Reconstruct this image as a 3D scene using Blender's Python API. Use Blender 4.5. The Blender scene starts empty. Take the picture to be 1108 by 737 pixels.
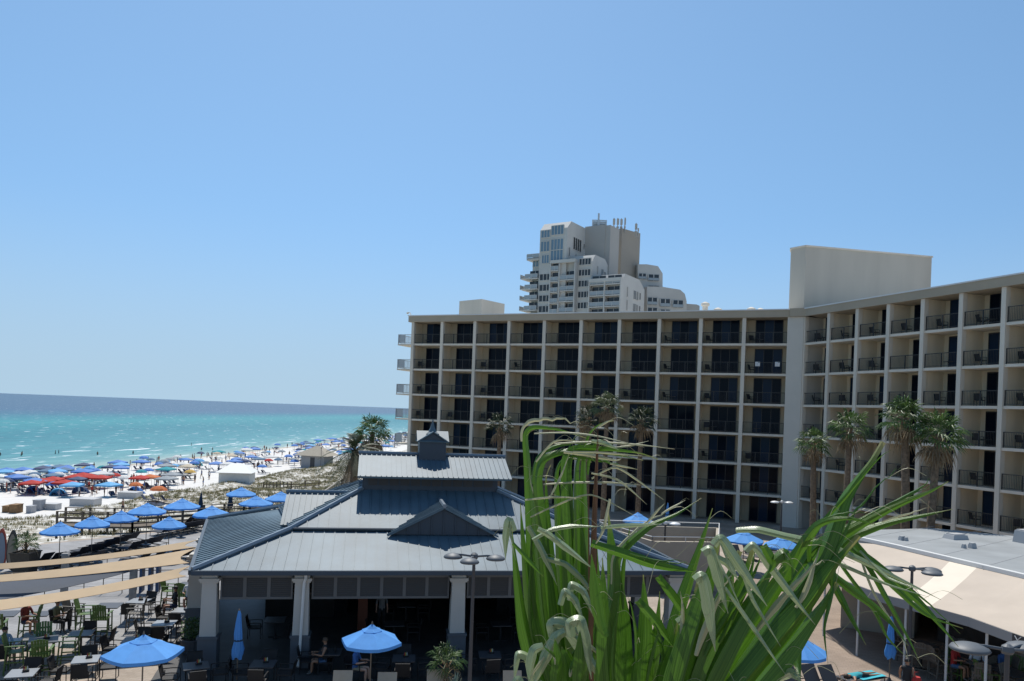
import bpy, bmesh, math, random
from math import sin, cos, pi, radians, atan2, sqrt, floor
from mathutils import Vector, Matrix

# ------------------------------------------------------------------ camera, sky, sun, exposure
S = bpy.context.scene
COL = S.collection
F_PX, C_X, C_Y, ROLL, EYE = 830.0, 554.0, 445.5, 0.037, 9.6
cam_data = bpy.data.cameras.new('camera'); cam = bpy.data.objects.new('camera', cam_data); COL.objects.link(cam)
cam_data.sensor_fit = 'HORIZONTAL'; cam_data.sensor_width = 36.0
cam_data.lens = 36.0 * F_PX / 1108.0
cam_data.shift_y = (C_Y - 368.5) / 1108.0
cam_data.clip_start = 0.05; cam_data.clip_end = 60000
_c, _s = cos(ROLL), sin(ROLL)
cam.matrix_world = Matrix(((_c, -_s, 0, 0), (0, 0, -1, 0), (_s, _c, 0, EYE), (0, 0, 0, 1)))
S.camera = cam

SUN_DIR = Vector((-0.20, 0.98, 0)).normalized() * cos(radians(60)) + Vector((0, 0, sin(radians(60))))
world = bpy.data.worlds.new('World'); S.world = world; world.use_nodes = True
wn = world.node_tree.nodes; wl = world.node_tree.links
bg = wn['Background']; sky = wn.new('ShaderNodeTexSky'); sky.sky_type = 'NISHITA'
sky.sun_disc = False; sky.sun_elevation = radians(60); sky.sun_rotation = atan2(SUN_DIR.x, SUN_DIR.y)
sky.altitude = 0; sky.air_density = 1.0; sky.dust_density = 0.3; sky.ozone_density = 3.0
# a clear humid noon: the pale band at the horizon is soft, so the sky is looked up a little higher than it is seen
wtc = wn.new('ShaderNodeTexCoord'); wmul = wn.new('ShaderNodeVectorMath'); wmul.operation = 'MULTIPLY_ADD'
wmul.inputs[1].default_value = (1, 1, .70); wmul.inputs[2].default_value = (0, 0, .19)
wl.new(wtc.outputs['Generated'], wmul.inputs[0]); wl.new(wmul.outputs[0], sky.inputs['Vector'])
wtint = wn.new('ShaderNodeMixRGB'); wtint.blend_type = 'MULTIPLY'; wtint.inputs[0].default_value = 1; wtint.inputs[2].default_value = (.81, .95, .93, 1)
wl.new(sky.outputs[0], wtint.inputs[1]); # pale sea haze low over the horizon
wsep = wn.new('ShaderNodeSeparateXYZ'); wl.new(wtc.outputs['Generated'], wsep.inputs[0])
wmr = wn.new('ShaderNodeMapRange'); wmr.interpolation_type = 'SMOOTHSTEP'; wmr.inputs[1].default_value = 0; wmr.inputs[2].default_value = .25; wmr.inputs[3].default_value = .85; wmr.inputs[4].default_value = 0; wl.new(wsep.outputs['Z'], wmr.inputs[0])
whz = wn.new('ShaderNodeMixRGB'); whz.inputs[2].default_value = (2.95, 3.95, 4.75, 1); wl.new(wmr.outputs[0], whz.inputs[0]); wl.new(wtint.outputs[0], whz.inputs[1])
wl.new(whz.outputs[0], bg.inputs[0]); bg.inputs[1].default_value = 0.132
sun_d = bpy.data.lights.new('sun', 'SUN'); sun_d.energy = 4.1; sun_d.angle = radians(0.5); sun_d.color = (1, .955, .88)
sun = bpy.data.objects.new('sun', sun_d); COL.objects.link(sun)
sun.rotation_euler = (-SUN_DIR).to_track_quat('-Z', 'Y').to_euler(); sun.location = (0, 0, 60)
S.view_settings.view_transform = 'Standard'; S.view_settings.look = 'None'
S.view_settings.exposure = 0.2; S.view_settings.gamma = 1.0; S.view_settings.use_curve_mapping = False
S.cycles.max_bounces = 6; S.cycles.diffuse_bounces = 3; S.cycles.glossy_bounces = 2; S.cycles.transmission_bounces = 2
S.cycles.transparent_max_bounces = 6; S.cycles.caustics_reflective = False; S.cycles.caustics_refractive = False
S.cycles.use_adaptive_sampling = True

RND = random.Random(7)
E0 = Vector((0, 0, EYE))
def ray(px, py):
    a = (px - C_X) / F_PX; b = -(py - C_Y) / F_PX
    return Vector((_c*a - _s*b, 1.0, _s*a + _c*b))
def at(px, py, D): return E0 + ray(px, py) * D            # point of the place at a depth
def G(px, py, z=0.0):
    r = ray(px, py); return E0 + r * ((z - EYE) / r.z)      # point of the place at a height

# ------------------------------------------------------------------ materials
MAT = {}
def mat(name, col, rough=.6, metal=0.0, spec=.5, var=.0, scale=3.0, bump=.0, bscale=None, col2=None, trans=0.0, sheen=0.0, stretch=None, detail=4.0):
    if name in MAT: return MAT[name]
    m = bpy.data.materials.new(name); m.use_nodes = True
    nt = m.node_tree; p = nt.nodes['Principled BSDF']
    p.inputs['Base Color'].default_value = (*col, 1); p.inputs['Roughness'].default_value = rough
    p.inputs['Metallic'].default_value = metal; p.inputs['Specular IOR Level'].default_value = spec
    if var or col2 or bump:
        tc = nt.nodes.new('ShaderNodeTexCoord'); out = tc.outputs['Object']
        if stretch:
            mp = nt.nodes.new('ShaderNodeMapping'); mp.inputs['Scale'].default_value = stretch
            nt.links.new(out, mp.inputs[0]); out = mp.outputs[0]
    if var or col2:
        n = nt.nodes.new('ShaderNodeTexNoise'); n.inputs['Scale'].default_value = scale; n.inputs['Detail'].default_value = detail
        nt.links.new(out, n.inputs['Vector'])
        r = nt.nodes.new('ShaderNodeValToRGB'); nt.links.new(n.outputs['Fac'], r.inputs[0])
        r.color_ramp.elements[0].position = .32; r.color_ramp.elements[1].position = .68
        c2 = col2 or tuple(min(1, c*(1+var)) for c in col); c1 = col if col2 else tuple(c*(1-var) for c in col)
        r.color_ramp.elements[0].color = (*c1, 1); r.color_ramp.elements[1].color = (*c2, 1)
        nt.links.new(r.outputs[0], p.inputs['Base Color'])
    if bump:
        n2 = nt.nodes.new('ShaderNodeTexNoise'); n2.inputs['Scale'].default_value = bscale or scale*4; n2.inputs['Detail'].default_value = 3
        nt.links.new(out, n2.inputs['Vector'])
        b = nt.nodes.new('ShaderNodeBump'); b.inputs['Strength'].default_value = bump; b.inputs['Distance'].default_value = .05
        nt.links.new(n2.outputs['Fac'], b.inputs['Height']); nt.links.new(b.outputs[0], p.inputs['Normal'])
    if trans:                                              # thin cloth or leaf that lets light through
        t = nt.nodes.new('ShaderNodeBsdfTranslucent'); mx = nt.nodes.new('ShaderNodeMixShader'); mx.inputs[0].default_value = trans
        src = p.inputs['Base Color'].links[0].from_socket if p.inputs['Base Color'].links else None
        if src: nt.links.new(src, t.inputs[0])
        else: t.inputs[0].default_value = (*col, 1)
        o = nt.nodes['Material Output']
        nt.links.new(p.outputs[0], mx.inputs[1]); nt.links.new(t.outputs[0], mx.inputs[2]); nt.links.new(mx.outputs[0], o.inputs[0])
    MAT[name] = m; return m

# ------------------------------------------------------------------ mesh collector
class MB:
    def __init__(self, M=None): self.v = []; self.f = []; self.mi = []; self.uv = []; self.M = M or Matrix(); self.k = 0
    def add(self, vs, fs):
        o = len(self.v); M = self.M
        self.v += [tuple(M @ Vector(p)) for p in vs]; self.f += [[i+o for i in f] for f in fs]; self.mi += [self.k]*len(fs)
        return self
    def box(self, c, s, rz=0.0, taper=1.0):
        x, y, z = s[0]/2, s[1]/2, s[2]/2; t = taper; ca, sa = cos(rz), sin(rz)
        pts = [(-x,-y,-z),(x,-y,-z),(x,y,-z),(-x,y,-z),(-x*t,-y*t,z),(x*t,-y*t,z),(x*t,y*t,z),(-x*t,y*t,z)]
        pts = [(c[0]+p[0]*ca-p[1]*sa, c[1]+p[0]*sa+p[1]*ca, c[2]+p[2]) for p in pts]
        return self.add(pts, [(3,2,1,0),(4,5,6,7),(0,1,5,4),(1,2,6,5),(2,3,7,6),(3,0,4,7)])
    def b2(self, x0, x1, y0, y1, z0, z1): return self.box(((x0+x1)/2,(y0+y1)/2,(z0+z1)/2),(x1-x0,y1-y0,z1-z0))
    def prism(self, poly, z0, z1):
        n = len(poly)
        if sum(poly[i][0]*poly[(i+1)%n][1]-poly[(i+1)%n][0]*poly[i][1] for i in range(n)) < 0: poly = poly[::-1]
        vs = [(p[0],p[1],z0) for p in poly]+[(p[0],p[1],z1) for p in poly]
        return self.add(vs, [list(range(n))[::-1], list(range(n,2*n))]+[(i,(i+1)%n,(i+1)%n+n,i+n) for i in range(n)])
    def slab(self, poly3, t):                              # polygon given thickness t along -normal
        ps = [Vector(p) for p in poly3]; n = (ps[1]-ps[0]).cross(ps[2]-ps[0]).normalized()
        if n.z < 0: ps = ps[::-1]; n = -n
        k = len(ps); vs = ps+[p-n*t for p in ps]
        return self.add(vs, [list(range(k)), list(range(k,2*k))[::-1]]+[((i+1)%k,i,i+k,(i+1)%k+k) for i in range(k)])
    def quad(self, a, b, c, d): return self.add([a,b,c,d],[(0,1,2,3)])
    def tube(self, pts, r, n=6, cap=True):
        pts = [Vector(p) for p in pts]; m = len(pts); rs = r if isinstance(r,(list,tuple)) else [r]*m
        vs = []; fs = []; up = None
        for i, p in enumerate(pts):
            d = (pts[min(i+1,m-1)]-pts[max(i-1,0)]).normalized()
            if up is None: up = Vector((0,0,1)) if abs(d.z) < .9 else Vector((1,0,0))
            a = d.cross(up).normalized(); b = a.cross(d).normalized(); up = b
            for j in range(n):
                t = 2*pi*j/n; vs.append(p+(a*cos(t)+b*sin(t))*rs[i])
        for i in range(m-1):
            for j in range(n): fs.append((i*n+j, i*n+(j+1)%n, (i+1)*n+(j+1)%n, (i+1)*n+j))
        if cap: fs.append(list(range(n))); fs.append(list(range((m-1)*n, m*n))[::-1])
        return self.add(vs, fs)
    def bar(self, a, b, r, n=4): return self.tube([a,b], r, n)
    def lathe(self, prof, n=12, c=(0,0,0), cap=True):
        vs = []; fs = []; m = len(prof)
        for r, z in prof:
            for j in range(n): t = 2*pi*(j+.5)/n; vs.append((c[0]+r*cos(t), c[1]+r*sin(t), c[2]+z))
        for i in range(m-1):
            for j in range(n): fs.append((i*n+j, i*n+(j+1)%n, (i+1)*n+(j+1)%n, (i+1)*n+j))
        if cap: fs.append(list(range(n))[::-1]); fs.append(list(range((m-1)*n, m*n)))
        return self.add(vs, fs)
    def ball(self, c, s, n=10, m=6):
        prof = [(sin(pi*i/m), -cos(pi*i/m)) for i in range(m+1)]; prof[0] = (.02,-1); prof[-1] = (.02,1)
        sx, sy, sz = s if isinstance(s,(tuple,list)) else (s,s,s)
        vs = []; fs = []
        for r, z in prof:
            for j in range(n): t = 2*pi*j/n; vs.append((c[0]+sx*r*cos(t), c[1]+sy*r*sin(t), c[2]+sz*z))
        for i in range(m):
            for j in range(n): fs.append((i*n+j, i*n+(j+1)%n, (i+1)*n+(j+1)%n, (i+1)*n+j))
        fs.append(list(range(n))[::-1]); fs.append(list(range(m*n,(m+1)*n)))
        return self.add(vs, fs)
    def grid(self, fn, nu, nv, two=False):
        vs = [fn(i/nu, j/nv) for j in range(nv+1) for i in range(nu+1)]; w = nu+1
        return self.add(vs, [(j*w+i, j*w+i+1, (j+1)*w+i+1, (j+1)*w+i) for j in range(nv) for i in range(nu)])
    def build(self, name, mats, parent=None, smooth=False, label=None):
        me = bpy.data.meshes.new(name); me.from_pydata([tuple(p) for p in self.v], [], self.f)
        for m in (mats if isinstance(mats,(list,tuple)) else [mats]): me.materials.append(m)
        if any(self.mi): me.polygons.foreach_set('material_index', self.mi)
        if smooth: me.polygons.foreach_set('use_smooth', [True]*len(me.polygons))
        me.update(); o = bpy.data.objects.new(name, me); COL.objects.link(o)
        if parent: o.parent = parent
        if label: o['label'] = label
        return o

def tag(o, label=None, cat=None, group=None, kind=None):
    if label: o['label'] = label
    if cat: o['category'] = cat
    if group: o['group'] = group
    if kind: o['kind'] = kind
    return o
def thing(name, label, cat, loc=(0,0,0), rz=0.0, group=None):
    o = bpy.data.objects.new(name, None); o.empty_display_size = .2; COL.objects.link(o)
    o.location = loc; o.rotation_euler = (0,0,rz); return tag(o, label, cat, group)
KIDS = {}
def kids(o): return [c for c in o.children]
def dup(o, loc, rz=0.0, label=None, group=None, scale=None):
    def cp(x, par):
        n = x.copy(); COL.objects.link(n)
        if par: n.parent = par
        for c in x.children: cp(c, n)
        return n
    r = cp(o, None); r.location = loc; r.rotation_euler = (0,0,rz)
    if scale: r.scale = (scale,)*3
    if label: r['label'] = label
    if group: r['group'] = group
    return r
def structure(name, mb, m, smooth=False): return tag(mb.build(name, m, smooth=smooth), kind='structure')

def seams(mb, poly3, downhill, spacing=.4, w=.04, h=.05, off=0.0):
    """standing seam ribs over a convex polygon, running along downhill"""
    ps = [Vector(p) for p in poly3]; n = (ps[1]-ps[0]).cross(ps[2]-ps[0]).normalized()
    if n.z < 0: n = -n
    d = Vector(downhill); d = (d-n*d.dot(n)).normalized(); a = n.cross(d).normalized(); o = ps[0]
    q = [((p-o).dot(a), (p-o).dot(d)) for p in ps]
    a0 = min(x for x,_ in q); a1 = max(x for x,_ in q); x = a0+spacing*(.5+off)
    while x < a1:
        ys = []
        for i in range(len(q)):
            (xa,ya),(xb,yb) = q[i], q[(i+1)%len(q)]
            if (xa-x)*(xb-x) < 0: ys.append(ya+(yb-ya)*(x-xa)/(xb-xa))
        if len(ys) >= 2 and max(ys)-min(ys) > .05:
            y0, y1 = min(ys), max(ys); p = []
            for (yy) in (y0, y1):
                for sx, hh in ((-w/2,-.005),(w/2,-.005),(w/2,h),(-w/2,h)): p.append(o+a*(x+sx)+d*yy+n*hh)
            mb.add(p, [(0,1,2,3),(7,6,5,4),(0,4,5,1),(1,5,6,2),(2,6,7,3),(3,7,4,0)])
        x += spacing
# ------------------------------------------------------------------ the setting: land, sea, paving
def shore_x(y): return -98.7 + (y-147.3)*.095
SEA_Z = -7.0
def shore_s(x, y): return (x-shore_x(y))*.9955
PLAZA = [(-60,-60),(-60,39),(-34,44.2),(-24.5,56.5),(-17,66),(-12.5,84),(-8,110),(120,120),(120,-60)]
def plaza_d(x, y):                                         # signed distance to the paved ground, positive outside
    best = 1e9; inside = False; n = len(PLAZA)
    for i in range(n):
        (x0,y0),(x1,y1) = PLAZA[i], PLAZA[(i+1)%n]
        dx, dy = x1-x0, y1-y0; t = max(0,min(1,((x-x0)*dx+(y-y0)*dy)/(dx*dx+dy*dy)))
        best = min(best, sqrt((x-x0-t*dx)**2+(y-y0-t*dy)**2))
        if (y0 > y) != (y1 > y) and x < (x1-x0)*(y-y0)/(y1-y0)+x0: inside = not inside
    return -best if inside else best
def sm(a, b, x): t = max(0,min(1,(x-a)/(b-a))); return t*t*(3-2*t)
from mathutils import noise as _nz
def hump(x, y): return _nz.fractal(Vector((x*.16,y*.16,3.1)), 1.0, 2.0, 3)
def land_z(x, y):
    s = shore_s(x, y); d = plaza_d(x, y)
    if d < -1: return -.12
    z = SEA_Z+.03*s if s < 0 else (SEA_Z+.6*s/9 if s < 9 else SEA_Z+.6+.5*min(1,(s-9)/55))
    edge = 46.5+2.5*_nz.noise(Vector((x*.07, y*.07, 0)))
    w = sm(edge-1, edge+7, s)
    top = -.2-5.4*min(1,max(0,d)/46)+.55*hump(x, y)+1.0*sm(edge,edge+5,s)*(1-sm(edge+5,edge+16,s))
    z = z*(1-w)+top*w
    p = sm(4, 0, d)
    return z*(1-p)-.10*p
def GL(px, py, h=0.0):                                     # where the line of sight meets the land (or a height above it)
    r = ray(px,py); t = 20.0
    while t < 900:
        p = E0+r*t
        if p.z < max(land_z(p.x,p.y),SEA_Z)+h: return p
        t += .5 if t < 200 else 1.5
    return E0+r*900
def axis(segs):
    out = []
    for a, b, st in segs:
        n = max(1, int(round((b-a)/st))); out += [a+(b-a)*i/n for i in range(n)]
    return out+[segs[-1][1]]
gx = axis([(-20000,-800,6000),(-800,-112,86),(-112,-8,1.05),(-8,120,32),(120,900,200),(900,20000,5000)])
gy = axis([(-400,-40,90),(-40,36,14),(36,215,1.1),(215,425,7),(425,2000,75),(2000,20000,4000)])
mb = MB(); mb.v = [(x, y, land_z(x, y)) for y in gy for x in gx]; W = len(gx)
mb.f = [(j*W+i, j*W+i+1, (j+1)*W+i+1, (j+1)*W+i) for j in range(len(gy)-1) for i in range(W-1)]; mb.mi = [0]*len(mb.f)
def sand_mat():
    m = mat('white_sand', (.63,.61,.575), .9, spec=.2, var=.05, scale=.6, bump=.9, bscale=1.3)
    nt = m.node_tree; p = nt.nodes['Principled BSDF']; old = p.inputs['Base Color'].links[0].from_socket
    tc = [n for n in nt.nodes if n.type == 'TEX_COORD'][0]
    sep = nt.nodes.new('ShaderNodeSeparateXYZ'); nt.links.new(tc.outputs['Object'], sep.inputs[0])
    # dry leaf litter between the dune plants
    nz = nt.nodes.new('ShaderNodeTexNoise'); nz.inputs['Scale'].default_value = 1.5; nz.inputs['Detail'].default_value = 7
    nt.links.new(tc.outputs['Object'], nz.inputs['Vector'])
    r = nt.nodes.new('ShaderNodeValToRGB'); r.color_ramp.elements[0].position = .40; r.color_ramp.elements[1].position = .56
    nt.links.new(nz.outputs['Fac'], r.inputs[0])
    # only where the land has risen to the dunes
    mr = nt.nodes.new('ShaderNodeMapRange'); mr.inputs[1].default_value = -5.85; mr.inputs[2].default_value = -5.45
    nt.links.new(sep.outputs['Z'], mr.inputs[0])
    mu = nt.nodes.new('ShaderNodeMath'); mu.operation = 'MULTIPLY'; nt.links.new(r.outputs[0], mu.inputs[0]); nt.links.new(mr.outputs[0], mu.inputs[1])
    m8 = nt.nodes.new('ShaderNodeMath'); m8.operation = 'MULTIPLY'; m8.inputs[1].default_value = .8; nt.links.new(mu.outputs[0], m8.inputs[0])
    mx = nt.nodes.new('ShaderNodeMixRGB'); nt.links.new(m8.outputs[0], mx.inputs[0]); nt.links.new(old, mx.inputs[1]); mx.inputs[2].default_value = (.24,.21,.14,1)
    # wet sand at the water
    wet = nt.nodes.new('ShaderNodeMapRange'); wet.inputs[1].default_value = -6.6; wet.inputs[2].default_value = -6.85
    nt.links.new(sep.outputs['Z'], wet.inputs[0])
    m2 = nt.nodes.new('ShaderNodeMixRGB'); nt.links.new(wet.outputs[0], m2.inputs[0]); nt.links.new(mx.outputs[0], m2.inputs[1]); m2.inputs[2].default_value = (.42,.38,.31,1)
    nt.links.new(m2.outputs[0], p.inputs['Base Color']); return m
structure('ground', mb, sand_mat(), smooth=True)

def sea_mat():
    m = bpy.data.materials.new('sea_water'); m.use_nodes = True; nt = m.node_tree; N = nt.nodes.new; L = nt.links.new
    p = nt.nodes['Principled BSDF']; tc = N('ShaderNodeTexCoord'); sep = N('ShaderNodeSeparateXYZ'); L(tc.outputs['Object'], sep.inputs[0])
    wob = N('ShaderNodeTexNoise'); wob.inputs['Scale'].default_value = .012; wob.inputs['Detail'].default_value = 4; L(tc.outputs['Object'], wob.inputs['Vector'])
    a = N('ShaderNodeMath'); a.operation = 'MULTIPLY_ADD'; a.inputs[1].default_value = 90; L(wob.outputs['Fac'], a.inputs[0])
    b = N('ShaderNodeMath'); b.operation = 'ADD'; b.inputs[1].default_value = -45; L(sep.outputs['X'], b.inputs[0])
    # the wobble of the colour bands fades out at the shore
    L(b.outputs[0], a.inputs[2])
    nr = N('ShaderNodeMapRange'); nr.inputs[1].default_value = -115; nr.inputs[2].default_value = -14; L(sep.outputs['X'], nr.inputs[0])
    mixs = N('ShaderNodeMix'); L(nr.outputs[0], mixs.inputs[0]); L(a.outputs[0], mixs.inputs[2]); L(sep.outputs['X'], mixs.inputs[3])
    mr = N('ShaderNodeMapRange'); mr.inputs[1].default_value = 0; mr.inputs[2].default_value = -715; L(mixs.outputs[0], mr.inputs[0])
    r = N('ShaderNodeValToRGB'); L(mr.outputs[0], r.inputs[0]); cr = r.color_ramp
    stops = [(0,(.34,.42,.36)),(.02,(.12,.29,.28)),(.06,(.05,.22,.235)),(.16,(.010,.165,.185)),(.30,(.016,.215,.22)),(.40,(.012,.165,.195)),(.50,(.02,.11,.165)),(.66,(.03,.085,.15)),(1,(.032,.085,.145))]
    while len(cr.elements) < len(stops): cr.elements.new(.5)
    for e, (q, c) in zip(cr.elements, stops): e.position = q; e.color = (*c, 1)
    # ripples streaked along the swell
    mp = N('ShaderNodeMapping'); mp.inputs['Scale'].default_value = (1,.35,1); L(tc.outputs['Object'], mp.inputs[0])
    n1 = N('ShaderNodeTexNoise'); n1.inputs['Scale'].default_value = .22; n1.inputs['Detail'].default_value = 6; n1.inputs['Roughness'].default_value = .65; L(mp.outputs[0], n1.inputs['Vector'])
    v = N('ShaderNodeValToRGB'); v.color_ramp.elements[0].position = .3; v.color_ramp.elements[1].position = .7
    v.color_ramp.elements[0].color = (.68,.74,.80,1); v.color_ramp.elements[1].color = (1.3,1.22,1.18,1); L(n1.outputs['Fac'], v.inputs[0])
    mul = N('ShaderNodeMixRGB'); mul.blend_type = 'MULTIPLY'; mul.inputs[0].default_value = 1; L(r.outputs[0], mul.inputs[1]); L(v.outputs[0], mul.inputs[2])
    # whitecaps
    n2 = N('ShaderNodeTexNoise'); n2.inputs['Scale'].default_value = .30; n2.inputs['Detail'].default_value = 3; L(mp.outputs[0], n2.inputs['Vector'])
    w = N('ShaderNodeValToRGB'); w.color_ramp.elements[0].position = .645; w.color_ramp.elements[1].position = .70; L(n2.outputs['Fac'], w.inputs[0])
    m1 = N('ShaderNodeMixRGB'); L(w.outputs[0], m1.inputs[0]); L(mul.outputs[0], m1.inputs[1]); m1.inputs[2].default_value = (.62,.68,.70,1)
    # lines of breakers by the beach
    mp3 = N('ShaderNodeMapping'); mp3.inputs['Scale'].default_value = (.30,.05,1); L(tc.outputs['Object'], mp3.inputs[0])
    n3 = N('ShaderNodeTexNoise'); n3.inputs['Scale'].default_value = .9; n3.inputs['Detail'].default_value = 4; L(mp3.outputs[0], n3.inputs['Vector'])
    w3 = N('ShaderNodeValToRGB'); w3.color_ramp.elements[0].position = .625; w3.color_ramp.elements[1].position = .65; L(n3.outputs['Fac'], w3.inputs[0])
    bnd = N('ShaderNodeValToRGB'); L(mr.outputs[0], bnd.inputs[0]); e = bnd.color_ramp.elements
    e[0].position = .002; e[0].color = (0,0,0,1); e[1].position = .006; e[1].color = (1,1,1,1); e3 = e.new(.05); e3.color = (1,1,1,1); e4 = e.new(.065); e4.color = (0,0,0,1)
    ml = N('ShaderNodeMath'); ml.operation = 'MULTIPLY'; L(w3.outputs[0], ml.inputs[0]); L(bnd.outputs[0], ml.inputs[1])
    m3 = N('ShaderNodeMixRGB'); L(ml.outputs[0], m3.inputs[0]); L(m1.outputs[0], m3.inputs[1]); m3.inputs[2].default_value = (.8,.82,.82,1)
    L(m3.outputs[0], p.inputs['Base Color']); p.inputs['Roughness'].default_value = .38; p.inputs['Specular IOR Level'].default_value = .22
    bp = N('ShaderNodeBump'); bp.inputs['Strength'].default_value = .6; bp.inputs['Distance'].default_value = .5; L(n1.outputs['Fac'], bp.inputs['Height']); L(bp.outputs[0], p.inputs['Normal'])
    return m
mb = MB(); sx_ = [-26000,-6000,-1500,-500,-200,-80,-30,3]; sy_ = [-3000,-500,0,200,600,2000,8000,26000]
mb.v = [(x,y,0) for y in sy_ for x in sx_]; mb.f = [(j*8+i,j*8+i+1,(j+1)*8+i+1,(j+1)*8+i) for j in range(7) for i in range(7)]; mb.mi = [0]*49
sea = structure('sea', mb, sea_mat()); sea.location = (shore_x(147.3), 147.3, SEA_Z); sea.rotation_euler = (0,0,-math.atan(.095))

def paver_mat(name, c1, c2, mortar, size, rough=.8):
    m = bpy.data.materials.new(name); m.use_nodes = True; nt = m.node_tree; p = nt.nodes['Principled BSDF']
    tc = nt.nodes.new('ShaderNodeTexCoord'); br = nt.nodes.new('ShaderNodeTexBrick'); nt.links.new(tc.outputs['Object'], br.inputs['Vector'])
    mp = nt.nodes.new('ShaderNodeMapping'); mp.inputs['Rotation'].default_value = (0,0,radians(10)); nt.links.new(tc.outputs['Object'], mp.inputs[0]); nt.links.new(mp.outputs[0], br.inputs['Vector'])
    br.inputs['Color1'].default_value = (*c1,1); br.inputs['Color2'].default_value = (*c2,1); br.inputs['Mortar'].default_value = (*mortar,1)
    br.inputs['Scale'].default_value = 1/size; br.inputs['Mortar Size'].default_value = .012; br.inputs['Bias'].default_value = -.1
    nz = nt.nodes.new('ShaderNodeTexNoise'); nz.inputs['Scale'].default_value = .5; nz.inputs['Detail'].default_value = 6; nt.links.new(tc.outputs['Object'], nz.inputs['Vector'])
    r = nt.nodes.new('ShaderNodeValToRGB'); r.color_ramp.elements[0].color = (.72,.70,.68,1); r.color_ramp.elements[1].color = (1.1,1.08,1.06,1); r.color_ramp.elements[0].position = .3; r.color_ramp.elements[1].position = .7
    nt.links.new(nz.outputs['Fac'], r.inputs[0]); mx = nt.nodes.new('ShaderNodeMixRGB'); mx.blend_type = 'MULTIPLY'; mx.inputs[0].default_value = 1
    nt.links.new(br.outputs[0], mx.inputs[1]); nt.links.new(r.outputs[0], mx.inputs[2]); nt.links.new(mx.outputs[0], p.inputs['Base Color']); p.inputs['Roughness'].default_value = rough
    return m
structure('terrace_paving', MB().prism(PLAZA, -.10, 0.0), paver_mat('tan_pavers', (.36,.30,.245), (.41,.35,.29), (.26,.22,.18), .6))
structure('pool_deck', MB().prism([(-58,26.5),(-58,38.6),(-33.8,43.8),(-24.2,56.0),(-16.7,65.5),(-14.4,60),(-11.3,31.5),(-13.0,29.5)], -.05, .006), paver_mat('grey_pavers', (.27,.27,.275), (.31,.31,.315), (.22,.22,.225), 1.2))
structure('bar_terrace', MB().prism([(6.4,-20),(6.4,26),(8.2,40),(12,46),(20,48),(40,44),(40,-20)], -.05, .005), paver_mat('brown_pavers', (.285,.22,.17), (.33,.26,.205), (.21,.165,.13), .6))
structure('beach_path', MB().prism([(-17.6,71.5),(-15.4,71.5),(-17.4,101),(-19.6,101)], -5, .10), mat('pale_boards', (.55,.52,.47), .8, var=.12, scale=1.5))

# dune plants: sea oats and low scrub, countless
g = MB(); R = random.Random(3)
def tuft(x, y, z, h, n, sp):
    for k in range(n):
        a = R.uniform(0, 2*pi); b = R.uniform(.1,1)*sp; w = R.uniform(.012,.03); hh = h*R.uniform(.6,1.1)
        p = Vector((x+R.uniform(-.12,.12)*2, y+R.uniform(-.12,.12)*2, z-.03)); q = p+Vector((cos(a)*b*.4,sin(a)*b*.4,hh*.65)); t = p+Vector((cos(a)*b,sin(a)*b,hh))
        e = Vector((-sin(a),cos(a),0))*w; g.k = R.choice((0,0,1,1,2))
        g.add([p-e,p+e,q+e*.8,q-e*.8,t],[(0,1,2,3),(3,2,4)])
for i in range(90000):
    y = R.uniform(40,215); x = R.uniform(-92,-9)
    if x < -.7*y-2: continue
    s = shore_s(x,y); d = plaza_d(x,y)
    if s < 48 or d < .5: continue
    if -20.3 < x+.068*(y-72)+2.5-2.4 and x < -14 and 70 < y < 102 and -18.2-.068*(y-72) < x < -14.8-.068*(y-72): continue
    nz_ = _nz.noise(Vector((x*.22, y*.22, 9)))
    dens = .25+nz_*.9+(.55 if y > 100 and s > 57 else 0)+(.4 if s < 55 else 0)
    if R.random() > dens: continue
    tuft(x, y, land_z(x,y), R.uniform(.15,.5), 7, .4)
tag(g.build('dune_grass', [mat('grass_olive',(.13,.125,.06),.8,trans=.3), mat('grass_straw',(.28,.235,.13),.8,trans=.3), mat('grass_green',(.085,.11,.04),.8,trans=.3)]), kind='stuff')
# ------------------------------------------------------------------ the hotel: two wings round a corner
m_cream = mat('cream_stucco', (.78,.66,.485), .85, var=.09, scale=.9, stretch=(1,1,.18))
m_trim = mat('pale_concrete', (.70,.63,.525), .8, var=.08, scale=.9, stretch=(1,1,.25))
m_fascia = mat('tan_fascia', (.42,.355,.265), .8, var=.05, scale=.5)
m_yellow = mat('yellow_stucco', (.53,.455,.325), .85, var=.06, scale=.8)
m_frame = mat('black_aluminium', (.02,.021,.024), .45)
m_glass = mat('dark_glass', (.003,.008,.019), .1, spec=.10)
m_curtain = mat('curtained_glass', (.018,.035,.068), .12, spec=.10)
m_rail = mat('bronze_railing', (.035,.034,.033), .5)
m_roof = mat('gravel_roof', (.45,.44,.42), .95, var=.1, scale=2)
m_flash = mat('white_metal_edge', (.72,.72,.70), .4)

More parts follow.
